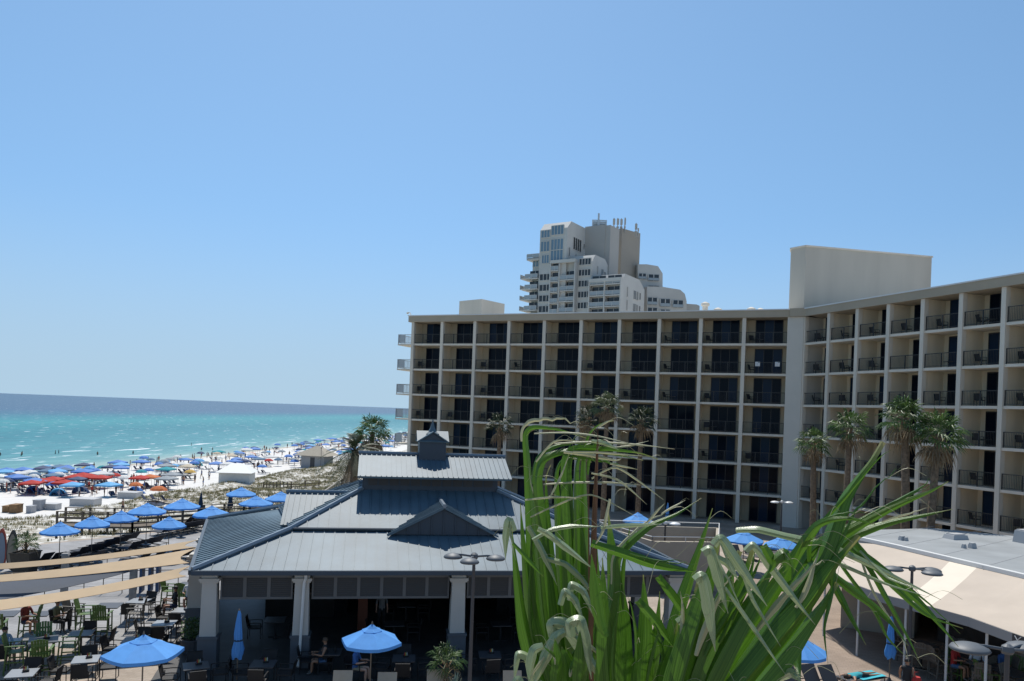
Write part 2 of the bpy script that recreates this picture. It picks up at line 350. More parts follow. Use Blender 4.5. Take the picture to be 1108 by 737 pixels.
hotel = thing('hotel_building', 'long cream seven-storey hotel, dark glazed balconies, two wings meeting at a corner', 'hotel', (25.2,70.5,0))
H0 = Vector((25.2,70.5,0)); HI = Matrix.Translation(-H0)
STO = 2.8; NFL = 7; ROOF_B = 19.2; ROOF_T = 19.95
def frame_m(p, q):
    u = (Vector(q)-Vector(p)); u.z = 0; u.normalize(); v = Vector((-u.y,u.x,0))
    return Matrix(((u.x,v.x,0,p[0]),(u.y,v.y,0,p[1]),(0,0,1,0),(0,0,0,1)))
W1 = HI @ frame_m((-11.5,86.0,0),(25.2,70.5,0)); W2 = HI @ frame_m((26.3,69.8,0),(32.9,51.6,0))
def hp(name, mbs, m, label=None): return mbs.build(name, m, hotel, label=label)
def door_mesh(w, h, kind):
    d = MB()
    n = 3 if w > 2.3 else 2; t = .06
    d.k = 0; d.b2(0,w,-.03,.05,0,.09); d.b2(0,w,-.03,.05,h-.09,h)
    for i in range(n+1): x = min(max(i*w/n,t/2),w-t/2); d.b2(x-t/2,x+t/2,-.03,.05,.09,h-.09)
    for i in range(n):
        d.k = 2 if (kind >> i) & 1 else 1
        d.b2(i*w/n+t/2 if i else t, (i+1)*w/n-t/2 if i < n-1 else w-t, .0,.02,.09,h-.09)
    return d
def rail_mesh(w, h=1.07, post=1.35):
    d = MB(); d.b2(0,w,-.025,.025,h-.05,h); d.b2(0,w,-.02,.02,.10,.135)
    n = max(1,int(round(w/post)))
    for i in range(n+1): x = .03+(w-.06)*i/n; d.b2(x-.025,x+.025,-.024,.024,0,h-.05)
    k = int(w/.115)
    for i in range(1,k): x = w*i/k; d.b2(x-.007,x+.007,-.007,.007,.135,h-.05)
    return d
def place(o, M, loc):
    o.matrix_local = M @ Matrix.Translation(loc)
BALC = []
def wing(M, t_cols, length, depth_b, door_x, door_w, first_x, tag_w, lo_rows, back=14.0):
    """columns at t_cols; balconies depth_b deep; doors offset door_x into each bay"""
    bays = list(zip(t_cols[:-1], t_cols[1:]))
    # body behind the balconies and the roof
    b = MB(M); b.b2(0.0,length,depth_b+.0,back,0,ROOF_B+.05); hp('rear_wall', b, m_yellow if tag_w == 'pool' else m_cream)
    r = MB(M); r.k = 0; r.b2(-.35,length,-.35,back+.3,ROOF_B,ROOF_T-.10); r.k = 1; r.b2(-.42,length,-.42,back+.37,ROOF_T-.10,ROOF_T); hp('roof_fascia', r, [m_fascia, m_flash])
    for k in range(1, NFL):
        s = MB(M); s.b2(0,length,-.12,depth_b-.003,STO*k-.20,STO*k); hp('balcony_slab', s, m_trim)
    for i, t in enumerate(t_cols):
        c = MB(M); w = .34
        x0 = t-w/2 if i else t; 
        c.k = 0; c.b2(x0,x0+w,-.20,.22,0,ROOF_B-.002); c.k = 1; c.b2(t-.09 if i else t,t+.09 if i else t+.18,.22,depth_b-.004,0,ROOF_B-.003)
        hp('partition_wall', c, [m_trim, m_cream])
    gl = [[door_mesh(door_w, 2.44, k) for k in (0,0,1,2,5,4)]]
    dm = [d.build('sliding_door', [m_frame,m_glass,m_curtain]) for d in gl[0]]
    meshes = [o.data for o in dm]
    for o in dm: bpy.data.objects.remove(o)
    wmax = bays[1][1]-bays[1][0]-.34
    ro = rail_mesh(wmax).build('balcony_railing', m_rail); rmesh = ro.data; bpy.data.objects.remove(ro)
    lowd = MB(M); lowr = MB(M)
    for j, (a, e) in enumerate(bays):
        for k in range(NFL):
            x0 = a+door_x; ww = e-a
            if k in lo_rows:
                kk = RND.choice((0,1,2)); d = door_mesh(door_w, 2.44, kk)
                mm = MB(M @ Matrix.Translation((x0,depth_b-.06,STO*k+.02))); mm.k = 0
                for q, f in enumerate(d.f): pass
                o_ = len(lowd.v); lowd.v += [tuple(mm.M @ Vector(p)) for p in d.v]; lowd.f += [[i+o_ for i in f] for f in d.f]; lowd.mi += d.mi
                if k: 
                    d = rail_mesh(wmax); o_ = len(lowr.v); T = M @ Matrix.Translation((a+.17,.0,STO*k))
                    lowr.v += [tuple(T @ Vector(p)) for p in d.v]; lowr.f += [[i+o_ for i in f] for f in d.f]; lowr.mi += d.mi
                continue
            o = bpy.data.objects.new('sliding_door', RND.choice(meshes)); COL.objects.link(o); o.parent = hotel; place(o, M, (x0,depth_b-.06,STO*k+.02))
            if k:
                o = bpy.data.objects.new('balcony_railing', rmesh); COL.objects.link(o); o.parent = hotel; place(o, M, (a+.17 if j or first_x else a+.3,.0,STO*k))
                BALC.append((tag_w, j, k, HI.inverted() @ M @ Vector((a+.75,depth_b*.5,STO*k))))
    tag(hp('sliding_door', lowd, [m_frame,m_glass,m_curtain]), kind='stuff'); tag(hp('balcony_railing', lowr, m_rail), kind='stuff')
w1_len = 39.84
cols1 = [0.0]+[3.84+4*i for i in range(10)]
wing(W1, cols1, w1_len, 1.9, .85, 2.5, True, 'pool', (0,1))
cols2 = [3.23*i for i in range(10)]
wing(W2, cols2, 3.23*9, 2.0, .55, 1.60, True, 'bar', (0,))
# corner pillar, the blank lift block and the small plant room on the roof
p = MB(); a = W1 @ Vector((w1_len-.15,-.28,0)); b = W2 @ Vector((.2,-.28,0)); d_ = W2 @ Vector((.2,3,0)); e_ = W1 @ Vector((w1_len-.15,3,0))
p.prism([a.xy,b.xy,d_.xy,e_.xy], 0, ROOF_B-.004); hp('corner_pillar', p, mat('grey_white_stucco',(.63,.585,.51),.85,var=.04,scale=.6))
p = MB(HI); p.prism([(25.0,70.0),(26.6,68.9),(27.2,69.5),(32,74),(26,74)], ROOF_B, ROOF_T+.003); hp('roof_fascia', p, m_fascia)
t0 = MB(HI); t0.k = 0; t0.prism([(27.0,72.0),(40.3,74.7),(39.9,76.7),(26.55,74.6),(26.1,73.4)], 18, 26.1); t0.k = 1; t0.prism([(26.95,71.92),(40.4,74.65),(39.95,76.8),(26.5,74.7),(26.0,73.4)], 26.1, 26.25)
hp('lift_block', t0, [mat('beige_render',(.52,.475,.40),.85,var=.08,scale=.5,stretch=(1,1,.15)), m_trim])
c_ = at(521,330,91.5); l_ = at(497,330,94); r_ = at(546,330,95)
t1 = MB(HI); far = Vector((l_.x+r_.x-c_.x, l_.y+r_.y-c_.y, 0)); t1.prism([(l_.x,l_.y),(c_.x,c_.y),(r_.x,r_.y),(far.x,far.y)], 19, 22.9); hp('plant_room', t1, mat('beige_render',(.5,.47,.41)))
# balconies that stick out over the sea end
for k in range(2, NFL):
    s = MB(W1); s.b2(-1.95,-.001,.2,4.6,STO*k-.16,STO*k); hp('end_balcony_slab', s, m_trim)
    q = rail_mesh(4.4); T = W1 @ Matrix.Translation((-1.9,.2,STO*k)) @ Matrix.Rotation(pi/2,4,'Z'); q2 = MB(); q2.v = [tuple(T @ Vector(x)) for x in q.v]; q2.f = q.f; q2.mi = q.mi
    q = rail_mesh(1.85); T = W1 @ Matrix.Translation((-1.9,.22,STO*k)); o_ = len(q2.v); q2.v += [tuple(T @ Vector(x)) for x in q.v]; q2.f = q2.f+[[i+o_ for i in f] for f in q.f]; q2.mi = q2.mi+q.mi
    hp('end_balcony_railing', q2, mat('grey_railing',(.30,.31,.32),.5))
    g_ = MB(W1); g_.b2(-1.9,-1.0,.24,.26,STO*k+.15,STO*k+1.0); hp('end_balcony_screen', g_, mat('frosted_panel',(.55,.60,.62),.3))
# small roof gear
for (px, py, D, hh) in ((763,333,78,1.1),(777,331,77.6,.5),(813,331,76,.45),(823,331,75.8,.35)):
    q = at(px, py, D); v_ = MB(HI); v_.lathe([(.28,0),(.28,hh),(.42,hh+.05),(.42,hh+.3),(.1,hh+.45)], 10, (q.x,q.y,ROOF_T-.02)); hp('roof_vent', v_, m_trim)
c = MB(); c.tube([(-.2,0,0),(-.25,-.3,.35),(-.45,-.3,.35)], .04); c.ball((-.52,-.3,.28),(.14,.14,.12)); c.M = Matrix(); 
q = MB(W1 @ Matrix.Translation((-.1,.2,ROOF_T))); q.v = [tuple(q.M @ Vector(x)) for x in c.v]; q.f = c.f; q.mi = c.mi; hp('security_camera', q, m_trim)
# fire stair canopy by the corner
# ------------------------------------------------------------------ condominium tower behind the hotel
tower = thing('condo_tower', 'white stepped high-rise condominium with balconies and rooftop antennas behind the hotel', 'tower', (13.38,211,0))
TF = Vector((.85,-.527,0)); TW = Vector((.527,.85,0)); T0 = Vector((13.38,211,0))
TM = Matrix(((TF.x,TW.x,0,0),(TF.y,TW.y,0,0),(0,0,1,0),(0,0,0,1)))
def tz(px, py, y=0.0):                                     # a point of the facade plane y (tower coordinates)
    r = ray(px,py); t = ((T0+TW*y-E0).dot(TW))/r.dot(TW); q = E0+r*t
    return (q-T0).dot(TF), q.z
m_tw = mat('white_render', (.56,.54,.50), .8, var=.08, scale=.15)
m_tg = mat('grey_render', (.44,.42,.385), .85, var=.04, scale=.15)
m_tb = mat('brown_render', (.36,.32,.27), .85, var=.05, scale=.15)
m_tgl = mat('sky_toned_glass', (.15,.24,.31), .1, spec=.8)  # sky reflection painted into the base colour of the panes
m_tdk = mat('shaded_glass', (.03,.035,.04), .15, spec=.6)
m_tra = mat('glass_balustrade', (.34,.38,.40), .25)
def tp(name, mb, m): return mb.build(name, m, tower)
def cham(mb, x0, x1, y0, y1, z0, z1, cf=0.0, cb=0.0, ch=2.2):
    """block whose top slopes at the front and the back"""
    yz = [(y0,z0),(y1,z0),(y1,z1-(ch if cb else 0))]+([(y1-cb,z1)] if cb else [])+[(y0+cf,z1)]+([(y0,z1-ch)] if cf else [])
    n = len(yz); vs = [(x0,y,z) for y,z in yz]+[(x1,y,z) for y,z in yz]
    mb.add(vs, [list(range(n)), list(range(n,2*n))[::-1]]+[(i,i+n,(i+1)%n+n,(i+1)%n) for i in range(n)])
xL, xA0, xB0, xB, xC0, xC = -12.6, -8.6, -1.9, 7.5, 7.52, 16.7
zA, zB, zC = 63.0, 53.2, 47.4
b = MB(TM); cham(b, xA0, 0, 0, 10.7, 0, zA, 2.2); tp('main_block', b, m_tw)
b = MB(TM); b.b2(xL+1.0, xA0-.004, 1.6, 10, 0, 52.6); b.b2(xL, xA0-.004, -.2, 10.2, 52.6, 53.2); tp('corner_block', b, m_tw)
b = MB(TM); cham(b, .003, xB, .8, 12.0, 0, zB, 1.8, 3.0); tp('middle_block', b, m_tw)
b = MB(TM); cham(b, xC0, xC, .8, 16.0, 0, zC, 1.5, 4.0); tp('lower_block', b, m_tw)
b = MB(TM); b.b2(.003, 6.4, 10.72, 17, 40, 63.4); b.b2(6.4,7.9,10.9,17,40,63.2); tp('stair_core', b, m_tg)
q0 = at(663.5,250,226); q1 = at(673,250,223.5); q2 = at(693,250,229); q3 = q0+(q2-q1)
b = MB(Matrix.Translation(-T0)); b.prism([q.xy for q in (q0,q1,q2,q3)], 20, 64.2); tp('lift_core', b, m_tb)
def win(x0, x1, z0, z1, y=-.0, n=3, glass=m_tgl, frame=m_tw):
    d = MB(TM); d.k = 1; d.b2(x0,x1,y-.04,y+.2,z0,z1); d.k = 0
    for i in range(n+1): x = x0+(x1-x0)*i/n; d.b2(x-.08,x+.08,y-.14,y+.15,z0-.1,z1+.1)
    d.b2(x0,x1,y-.12,y+.14,z1,z1+.18); d.b2(x0,x1,y-.18,y+.14,z0-.2,z0)
    tp('window', d, [frame, glass])
# glazing of the top three floors
for (pa, pb, ya, yb, n) in ((586,595,250,256.5,3),(597,610,245,253,4),(585.5,594.5,262,271.5,3),(596.5,609.5,259.5,269.5,4),(586.5,594,276.5,284.5,3),(596,609,271.5,282.5,4),(574,583,277,287,3)):
    x0, z1 = tz(pa, ya); x1, z0 = tz(pb, yb); win(x0, x1, z0, z1, 0.0 if pa > 584 else 1.6, n)
# rows of windows and of balconies lower down
def balcony(x0, x1, z, y0, depth=1.6, h=2.95, two=True):
    d = MB(TM); d.k = 0; d.b2(x0,x1,y0-depth,y0,z-.3,z); d.k = 1; d.b2(x0+.25,x1-.25,y0-.06,y0+.1,z+.02,z+h-.55); d.k = 2
    d.b2(x0,x1,y0-depth,y0-depth+.07,z+.12,z+1.05); d.k = 0; d.b2(x0,x1,y0-depth-.03,y0-depth+.1,z+1.05,z+1.15)
    for xx in (x0,(x0+x1)/2,x1): d.b2(xx-.05,xx+.05,y0-depth-.02,y0-depth+.09,z,z+1.05)
    if two: d.b2((x0+x1)/2-.06,(x0+x1)/2+.06,y0-.1,y0+.1,z,z+h-.55)
    tp('balcony', d, [m_tw, m_tdk, m_tra])
FL_H = 2.98
zb = [50.6-FL_H*i for i in range(7)]
for i, z in enumerate(zb):
    if i: balcony(xL, xA0-.01, z-.2, 1.6, 2.4)
    else: balcony(xL, xA0-.01, 53.2, 1.6, 1.8, h=.3)
    if i and i < 7: win(-8.2, -4.7, z-1.9+.95, z+.75, 0.0, 3, m_tdk)
    x0, x1 = -4.3, -2.0
    balcony(x0, x1, z-1.5, -.01, .9, two=False)
    if i: balcony(-1.5, 2.9, z-1.2, .79, 1.4)
    win(3.6, 7.2, z-.25, z+1.35, .8, 4, m_tdk)
    if i > 1: balcony(7.7, 12.0, z-.1, .79, 1.4); balcony(12.2, 16.6, z-.1, .79, 1.4)
for x in (-1.75,3.1,7.55,12.1,16.75,-4.45):
    d = MB(TM); t_ = zB-2.3 if x < 7 else zC-1.6; d.b2(x-.16,x+.16,-.75 if x > -4 else -1.0,.79 if x > -2 else -.003,25,t_); tp('pilaster', d, m_tw)
d = MB(TM); d.b2(-4.6,3.2,-.9,.78,51.0,51.9); tp('parapet', d, m_tw)
d = MB(TM); d.b2(7.4,16.9,-.85,.78,zC-2.3,zC-1.4); tp('parapet', d, m_tw)
for z in zb[1:]:
    d = MB(TM); d.b2(xL-1.5,xL-.003,-.9,4,z-.42,z-.2); d.k = 1; d.b2(xL-1.5,xL-1.43,-.9,4,z-.2,z+.9); tp('side_balcony', d, [m_tw, m_tra])
# slots and windows of the end walls
def endwin(x, y0, y1, z0, z1, n=1):
    d = MB(TM); d.k = 1; d.b2(x-.2,x+.05,y0,y1,z0,z1); d.k = 0
    for i in range(n+1): y = y0+(y1-y0)*i/n; d.b2(x-.1,x+.12,y-.1,y+.1,z0,z1)
    d.b2(x-.1,x+.14,y0,y1,z0-.15,z0); tp('window', d, [m_tw, m_tdk])
endwin(.0, 3.6, 8.6, 55.6, 59.0, 4); endwin(0, 1.2, 1.8, 53.3, 55.6); endwin(0, 5.2, 5.8, 53.4, 54.5)
for z in (56.6, 60): endwin(0.003+.0, 10.8-.9, 10.68, z-3, z-1.6)
endwin(xB, 4, 4.5, 48.2, 50.4); endwin(xB, 6.6, 8.0, 48.0, 50.1, 2); endwin(xB, 8.4, 9.6, 47.6, 49.6, 2)
for z in (42.6, 39.0, 35.4):
    endwin(xC, 3.8, 4.3, z-1, z+1.6); endwin(xC, 8.2, 9.8, z-1, z+1.3, 2); endwin(xC, 10.2, 11.4, z-1, z+1.3, 2); endwin(xC, 12.3, 13.2, z-.6, z+1.2)
# lower wings to the right, each with a cut corner
def outline(pts, D, deep, m, name):
    q = [at(px,py,D) for px,py in pts]; n = len(q); off = Vector((-1.5,deep,0))
    d = MB(Matrix.Translation(-T0)); d.add(q+[p+off for p in q], [list(range(n))[::-1], list(range(n,2*n))]+[(i,(i+1)%n,(i+1)%n+n,i+n) for i in range(n)]); return tp(name, d, m)
outline([(690,346),(717,346),(717,296),(712,288),(700,286),(690,286)], 226, 12, m_tw, 'rear_wing')
outline([(700,346),(743,346),(743,326),(741,318),(736,313.5),(717.5,310.5),(700,310)], 222, 10, m_tw, 'rear_wing')
outline([(735,346),(757,346),(757,331),(754,329.5),(740,328.5),(735,328)], 224.5, 10, m_tg, 'rear_wing')
def flat(pa, pb, ya, yb, D, n):
    a = at(pa,ya,D); c = at(pb,yb,D); d = MB(Matrix.Translation(-T0)); d.k = 1; d.b2(a.x,c.x,D-.1,D+.2,c.z,a.z); d.k = 0
    for i in range(n+1): x = a.x+(c.x-a.x)*i/n; d.b2(x-.12,x+.12,D-.3,D+.1,c.z,a.z)
    d.k = 2; d.b2(a.x,c.x,D-.5,D-.4,c.z,c.z+(a.z-c.z)*.42); tp('window', d, [m_tw, m_tdk, m_tra])
for pa, pb, ya, yb, D in ((691,699,296,302,225.9),(701.5,713,297,304,225.9),(701.5,713,309.0,309.9,225.9),(700.5,711,322,330,221.9),(714.5,725,323.5,332,221.9),(728,739,325,333,221.9),(700.5,711,333,340,221.9),(714.5,725,335,341,221.9)): flat(pa,pb,ya,yb,D,2)
# antennas on the roof of the cores
for px, ya, yb, w in ((664.5,236,246,.9),(668.7,236,246,.9),(672.5,236.5,246,.9),(676.5,235.5,246,.6),(688.4,241.5,251,.9),(690.6,247,252,.5)):
    a = at(px,ya,224); z0 = at(px,yb,224).z; d = MB(Matrix.Translation(-T0)); d.tube([(a.x,224,z0-1.5),(a.x,224,a.z)],.16,5); d.box((a.x,223.8,(a.z+z0)/2+.2),(w*.75,.35,(a.z-z0)*.62)); d.box((a.x,224.2,z0),(w*.8,.5,.5)); tp('antenna', d, m_tg)
d = MB(Matrix.Translation(-T0)); a = at(641.5,238,219); c = at(656,245.5,219); d.tube([(at(648,231,219).x,219,61),(at(648,231,219).x,219,at(648,231,219).z)],.3,6)
for x in (a.x,(a.x+c.x)/2,c.x): d.box((x,219.3,(a.z+c.z)/2-.3),(.3,.3,a.z-c.z+.8))
for z in (a.z,(a.z+c.z)/2): d.box(((a.x+c.x)/2,219.3,z),(c.x-a.x,.2,.3)); 
d.box(((a.x+c.x)/2,219.6,(a.z+c.z)/2),((c.x-a.x)*.95,.1,(a.z-c.z)*.8)); tp('antenna_screen', d, mat('pale_mesh_screen',(.50,.55,.58),.6))
# ------------------------------------------------------------------ restaurant pavilion
PU = Vector((.9845,.1755,0)); PV = Vector((-.1755,.9845,0)); P0 = Vector((-11.0,26.89,0))
pav = thing('restaurant_pavilion', 'open-sided restaurant pavilion with a blue-grey standing seam metal roof and a small cupola', 'pavilion', P0, atan2(PU.y,PU.x))
def pl(p): d = Vector(p)-P0; return Vector((d.dot(PU), d.dot(PV), p[2]))
def pw(u, v, z=0): return P0+PU*u+PV*v+Vector((0,0,z))
m_metal = mat('blue_grey_metal', (.095,.145,.180), .52, metal=.0, spec=.30, var=.16, scale=.8, bump=.05, bscale=5)
m_ridge = mat('ridge_cap_metal', (.16,.20,.24), .35, spec=.9)
m_dkblue = mat('dark_blue_trim', (.028,.05,.075), .5)
m_col = mat('warm_grey_paint', (.50,.48,.44), .8, var=.04, scale=1)
m_colb = mat('slate_grey_paint', (.10,.11,.125), .75)
m_pan = mat('charcoal_louvre', (.045,.047,.05), .6)
m_panf = mat('grey_frame', (.13,.13,.13), .6)
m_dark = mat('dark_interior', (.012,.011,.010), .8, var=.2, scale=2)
def pp(name, mb, m, label=None): return mb.build(name, m, pav, label=label)
S1, S2, VB, ST = .33, .55, 2.92, .10
ZB = 3.6+S1*VB
fl, fr, bl, br = (0,0,3.6),(18.63,0,3.6),(-1.96,12.4,3.6),(18.6,12.9,3.6)
hb = (2.98,VB,ZB); hbr = (15.0,VB,ZB)
c1, c2, c3, c4 = (5.68,5.36,ZB+ST+S2*(5.36-VB)),(11.6,5.36,ZB+ST+S2*(5.36-VB)),(11.6,8.3,6.03),(5.68,8.3,6.03)
lb = (1.75,9.6,ZB); rb = (15.0,9.9,ZB)
def up(p, d=ST): return (p[0],p[1],p[2]+d)
low = MB(); lowdirs = [([fl,fr,hbr,hb],(0,-1,0)),([bl,fl,hb,lb],(-1,0,0)),([fr,br,rb,hbr],(1,0,0)),([br,bl,lb,rb],(0,1,0))]
for poly, dn in lowdirs: low.slab(poly, .12); seams(low, poly, dn, .41, .03, .032)
pp('lower_roof', low, m_metal)
upr = MB()
h2, h3, h4, h5 = up(hb), up(hbr), up(lb), up(rb)
for poly, dn in (([h2,h3,c2,c1],(0,-1,0)),([h4,h2,c1,c4],(-1,0,0)),([h3,h5,c3,c2],(1,0,0)),([h5,h4,c4,c3],(0,1,0))): upr.slab(poly, .08); seams(upr, poly, dn, .41, .03, .032)
pp('upper_roof', upr, m_metal)
for a, b, c in ((fl,hb,c1),(fr,hbr,c2),(bl,lb,c4),(br,rb,c3)): cap = MB(); cap.tube([up(a,.06), up(b,.11), up(c,.04)], .10, 6); pp('hip_cap', cap, m_ridge)
fl_ = MB()
for a, b in ((h2,h3),(h2,h4),(h3,h5)): fl_.bar(up(a,.01), up(b,.01), .045, 4)
pp('break_flashing', fl_, m_dkblue)
gut = MB()
for a, b in ((fl,fr),(fl,bl),(fr,br),(bl,br)):
    A, B = Vector(a), Vector(b); d = (B-A).normalized(); n = Vector((-d.y,d.x,0)); 
    if (A+n).xy.length_squared and (Vector((9,6,3.6))-A).dot(n) > 0: n = -n
    gut.slab([A+n*.13+Vector((0,0,.03)),B+n*.13+Vector((0,0,.03)),B-n*.0+Vector((0,0,.03)),A-n*.0+Vector((0,0,.03))], .16)
pp('gutter', gut, m_dkblue)
# clerestory with its own gable roof
w = MB(); w.b2(c1[0],c2[0],5.36,8.3,5.7,6.84)
w.k = 1
for i in range(12): x = c1[0]+.25+i*.46; w.b2(x,x+.38,5.33,5.36-.0,6.2,6.62)
pp('clerestory', w, [m_dkblue, m_pan])
ze, zr, ve, vr = 6.64, 7.46, 4.66, 6.83
ue0, ue1 = 5.48, 12.12
r = MB()
for poly, dn in (([(ue0,ve,ze),(ue1,ve,ze),(ue1,vr,zr),(ue0,vr,zr)],(0,-1,0)),([(ue0,vr,zr),(ue1,vr,zr),(ue1,9.0,ze),(ue0,9.0,ze)],(0,1,0))): r.slab(poly,.09); seams(r,poly,dn,.22,.035,.04)
r.add([(c1[0],5.3,6.7),(c1[0],8.3,6.7),(c1[0],vr,7.4),(c1[0]+.1,5.3,6.7),(c1[0]+.1,8.3,6.7),(c1[0]+.1,vr,7.4)],[(0,2,1),(3,4,5),(0,3,5,2),(1,2,5,4)])
r.add([(c2[0],5.3,6.7),(c2[0],8.3,6.7),(c2[0],vr,7.4),(c2[0]-.1,5.3,6.7),(c2[0]-.1,8.3,6.7),(c2[0]-.1,vr,7.4)],[(0,1,2),(3,5,4),(0,2,5,3),(1,4,5,2)])
top = pp('clerestory_roof', r, m_metal)
k = MB(); k.bar((ue0-.03,vr,zr+.05),(ue1+.03,vr,zr+.05),.09,6); pp('ridge_cap', k, m_ridge)
# cupola: box, gable roof, pointed cap
q = pl(at(469,501,34.0)); cu = q.x; cv = 6.95
k = MB(); k.b2(cu-.6,cu+.6,cv-.62,cv+.62,7.0,8.22); cup = pp('cupola', k, m_dkblue)
k = MB(); za, zz = 8.12, 8.58; g_ = .72
for sx in (-1,1):
    k.slab([(cu,cv-g_,zz),(cu,cv+g_,zz),(cu+sx*g_,cv+g_,za),(cu+sx*g_,cv-g_,za)],.05)
    k.slab([(cu-g_,cv,zz),(cu+g_,cv,zz),(cu+g_,cv+sx*g_,za+.003),(cu-g_,cv+sx*g_,za+.003)],.05)
k.build('cupola_roof', m_metal, cup)
k = MB(); k.add([(cu-.6,cv-.61,8.1),(cu+.6,cv-.61,8.1),(cu,cv-.61,8.5),(cu-.6,cv-.55,8.1),(cu+.6,cv-.55,8.1),(cu,cv-.55,8.5)],[(0,1,2),(3,5,4),(0,2,5,3),(1,4,5,2),(0,3,4,1)]); k.build('gable_panel', m_dkblue, cup)
k = MB(); k.lathe([(.42,8.45),(.26,8.55),(.14,8.72),(.06,8.95),(.02,9.12)],4,(cu,cv,0)); k.build('spire', m_metal, cup)
# front dormer, a low triangular gable on the slope
d = MB(); vd = 2.62; zb_ = ZB-.05; za_ = 5.66; ua, ub, um = 6.75, 11.25, 9.0; vb_ = 4.7
for (e, sgn) in ((ua,-1),(ub,1)):
    poly = [(e,vd-.18,zb_),(um,vd-.18,za_),(um,vb_,za_),(e+sgn*-.2,vd+.15,zb_+.05)]
    d.slab(poly,.07); seams(d,poly,(sgn,0,-.55),.3,.035,.04)
dm = pp('front_dormer', d, m_metal)
d = MB(); d.add([(ua+.15,vd,zb_),(ub-.15,vd,zb_),(um,vd,za_-.12),(ua+.15,vd+.1,zb_),(ub-.15,vd+.1,zb_),(um,vd+.1,za_-.12)],[(0,1,2),(3,5,4),(0,2,5,3),(1,4,5,2),(0,3,4,1)])
for i in range(-3,4):
    h_ = (za_-.2-zb_)*(1-abs(i)/4.2)
    d.box((um+i*.48,vd-.02,zb_+h_/2),(.05,.04,h_))
d.build('gable_panel', m_dkblue, dm)
d = MB(); d.bar((um,vd-.2,za_+.04),(um,vb_,za_+.04),.09,6); d.build('ridge_cap', m_ridge, dm)
# side dormer on the left slope
d = MB(); u0, u1 = 2.45, 5.6; vrid, vev, zri, zev = 6.3, 4.15, 5.72, 4.62
poly = [(u0,vev,zev),(u1-1.0,vev,zev),(u1,vrid,zri),(u0,vrid,zri)]; d.slab(poly,.07); seams(d,poly,(0,-1,-.5),.24,.035,.04)
poly = [(u0,vrid,zri),(u1,vrid,zri),(u1-1,8.45,zev),(u0,8.45,zev)]; d.slab(poly,.07); seams(d,poly,(0,1,-.5),.3,.035,.04)
sd = pp('side_dormer', d, m_metal)
d = MB(); d.add([(u0+.12,vev+.1,zev-.3),(u0+.12,8.4,zev-.3),(u0+.12,8.4,zev),(u0+.12,vrid,zri-.09),(u0+.12,vev+.1,zev),(u0+.2,vev+.1,zev-.3),(u0+.2,8.4,zev-.3),(u0+.2,8.4,zev),(u0+.2,vrid,zri-.09),(u0+.2,vev+.1,zev)],[(0,4,3,2,1),(5,6,7,8,9),(0,1,6,5),(4,9,8,3),(3,8,7,2)]); d.build('gable_panel', m_dkblue, sd)
d = MB(); d.bar((u0-.03,vrid,zri+.04),(u1+.05,vrid,zri+.04),.085,6); d.build('ridge_cap', m_ridge, sd)
# columns, beam, roll-down louvre panels
def column(u, v):
    c = MB(); c.k = 1; c.b2(u-.33,u+.33,v-.33,v+.33,0,1.15); c.b2(u-.36,u+.36,v-.36,v+.36,1.10,1.19)
    c.k = 0; c.box((u,v,2.2),(.56,.56,2.02),0,.88); c.b2(u-.31,u+.31,v-.31,v+.31,3.11,3.17); c.b2(u-.35,u+.35,v-.35,v+.35,3.17,3.27); c.b2(u-.27,u+.27,v-.27,v+.27,3.27,3.36)
    pp('column', c, [m_col, m_colb])
cols = [.52,3.72,9.45,15.1,18.1]
for u in cols: column(u,.62)
for v in (4.6,8.6,11.6): column(-.2-v*.13,v); column(18.1,v)
b = MB(); b.b2(.1,18.5,.42,.82,3.36,3.60); b.b2(17.9,18.3,.83,12,3.36,3.6); b.add([(-.0,.83,3.36),(.4,.83,3.36),(-1.4,12,3.36),(-1.8,12,3.36),(0,.83,3.6),(.4,.83,3.6),(-1.4,12,3.6),(-1.8,12,3.6)],[(0,3,2,1),(4,5,6,7),(0,1,5,4),(1,2,6,5),(2,3,7,6),(3,0,4,7)]); pp('eave_beam', b, m_col)
for a, e, n in ((.86,3.38,3),(4.06,9.11,6),(9.79,14.76,6),(15.44,17.76,3)):
    d = MB(); d.k = 0; d.b2(a,e,.58,.66,3.24,3.352); d.b2(a,e,.58,.66,2.45,2.54)
    for i in range(n+1): x = a+(e-a)*i/n; d.b2(max(a,x-.06),min(e,x+.06),.58,.66,2.54,3.24)
    d.k = 1; d.b2(a,e,.61,.64,2.54,3.24)
    for i in range(9): d.b2(a,e,.595,.62,2.58+i*.075,2.61+i*.075)
    pp('louvre_panel', d, [m_panf, m_pan])
d = MB(); d.tube([(3.86,.18,3.5),(3.86,.22,3.3),(3.80,.26,3.1),(3.72,.26,.25),(3.70,.12,.12)],.055,6); pp('downspout', d, mat('white_paint',(.72,.72,.70),.5))
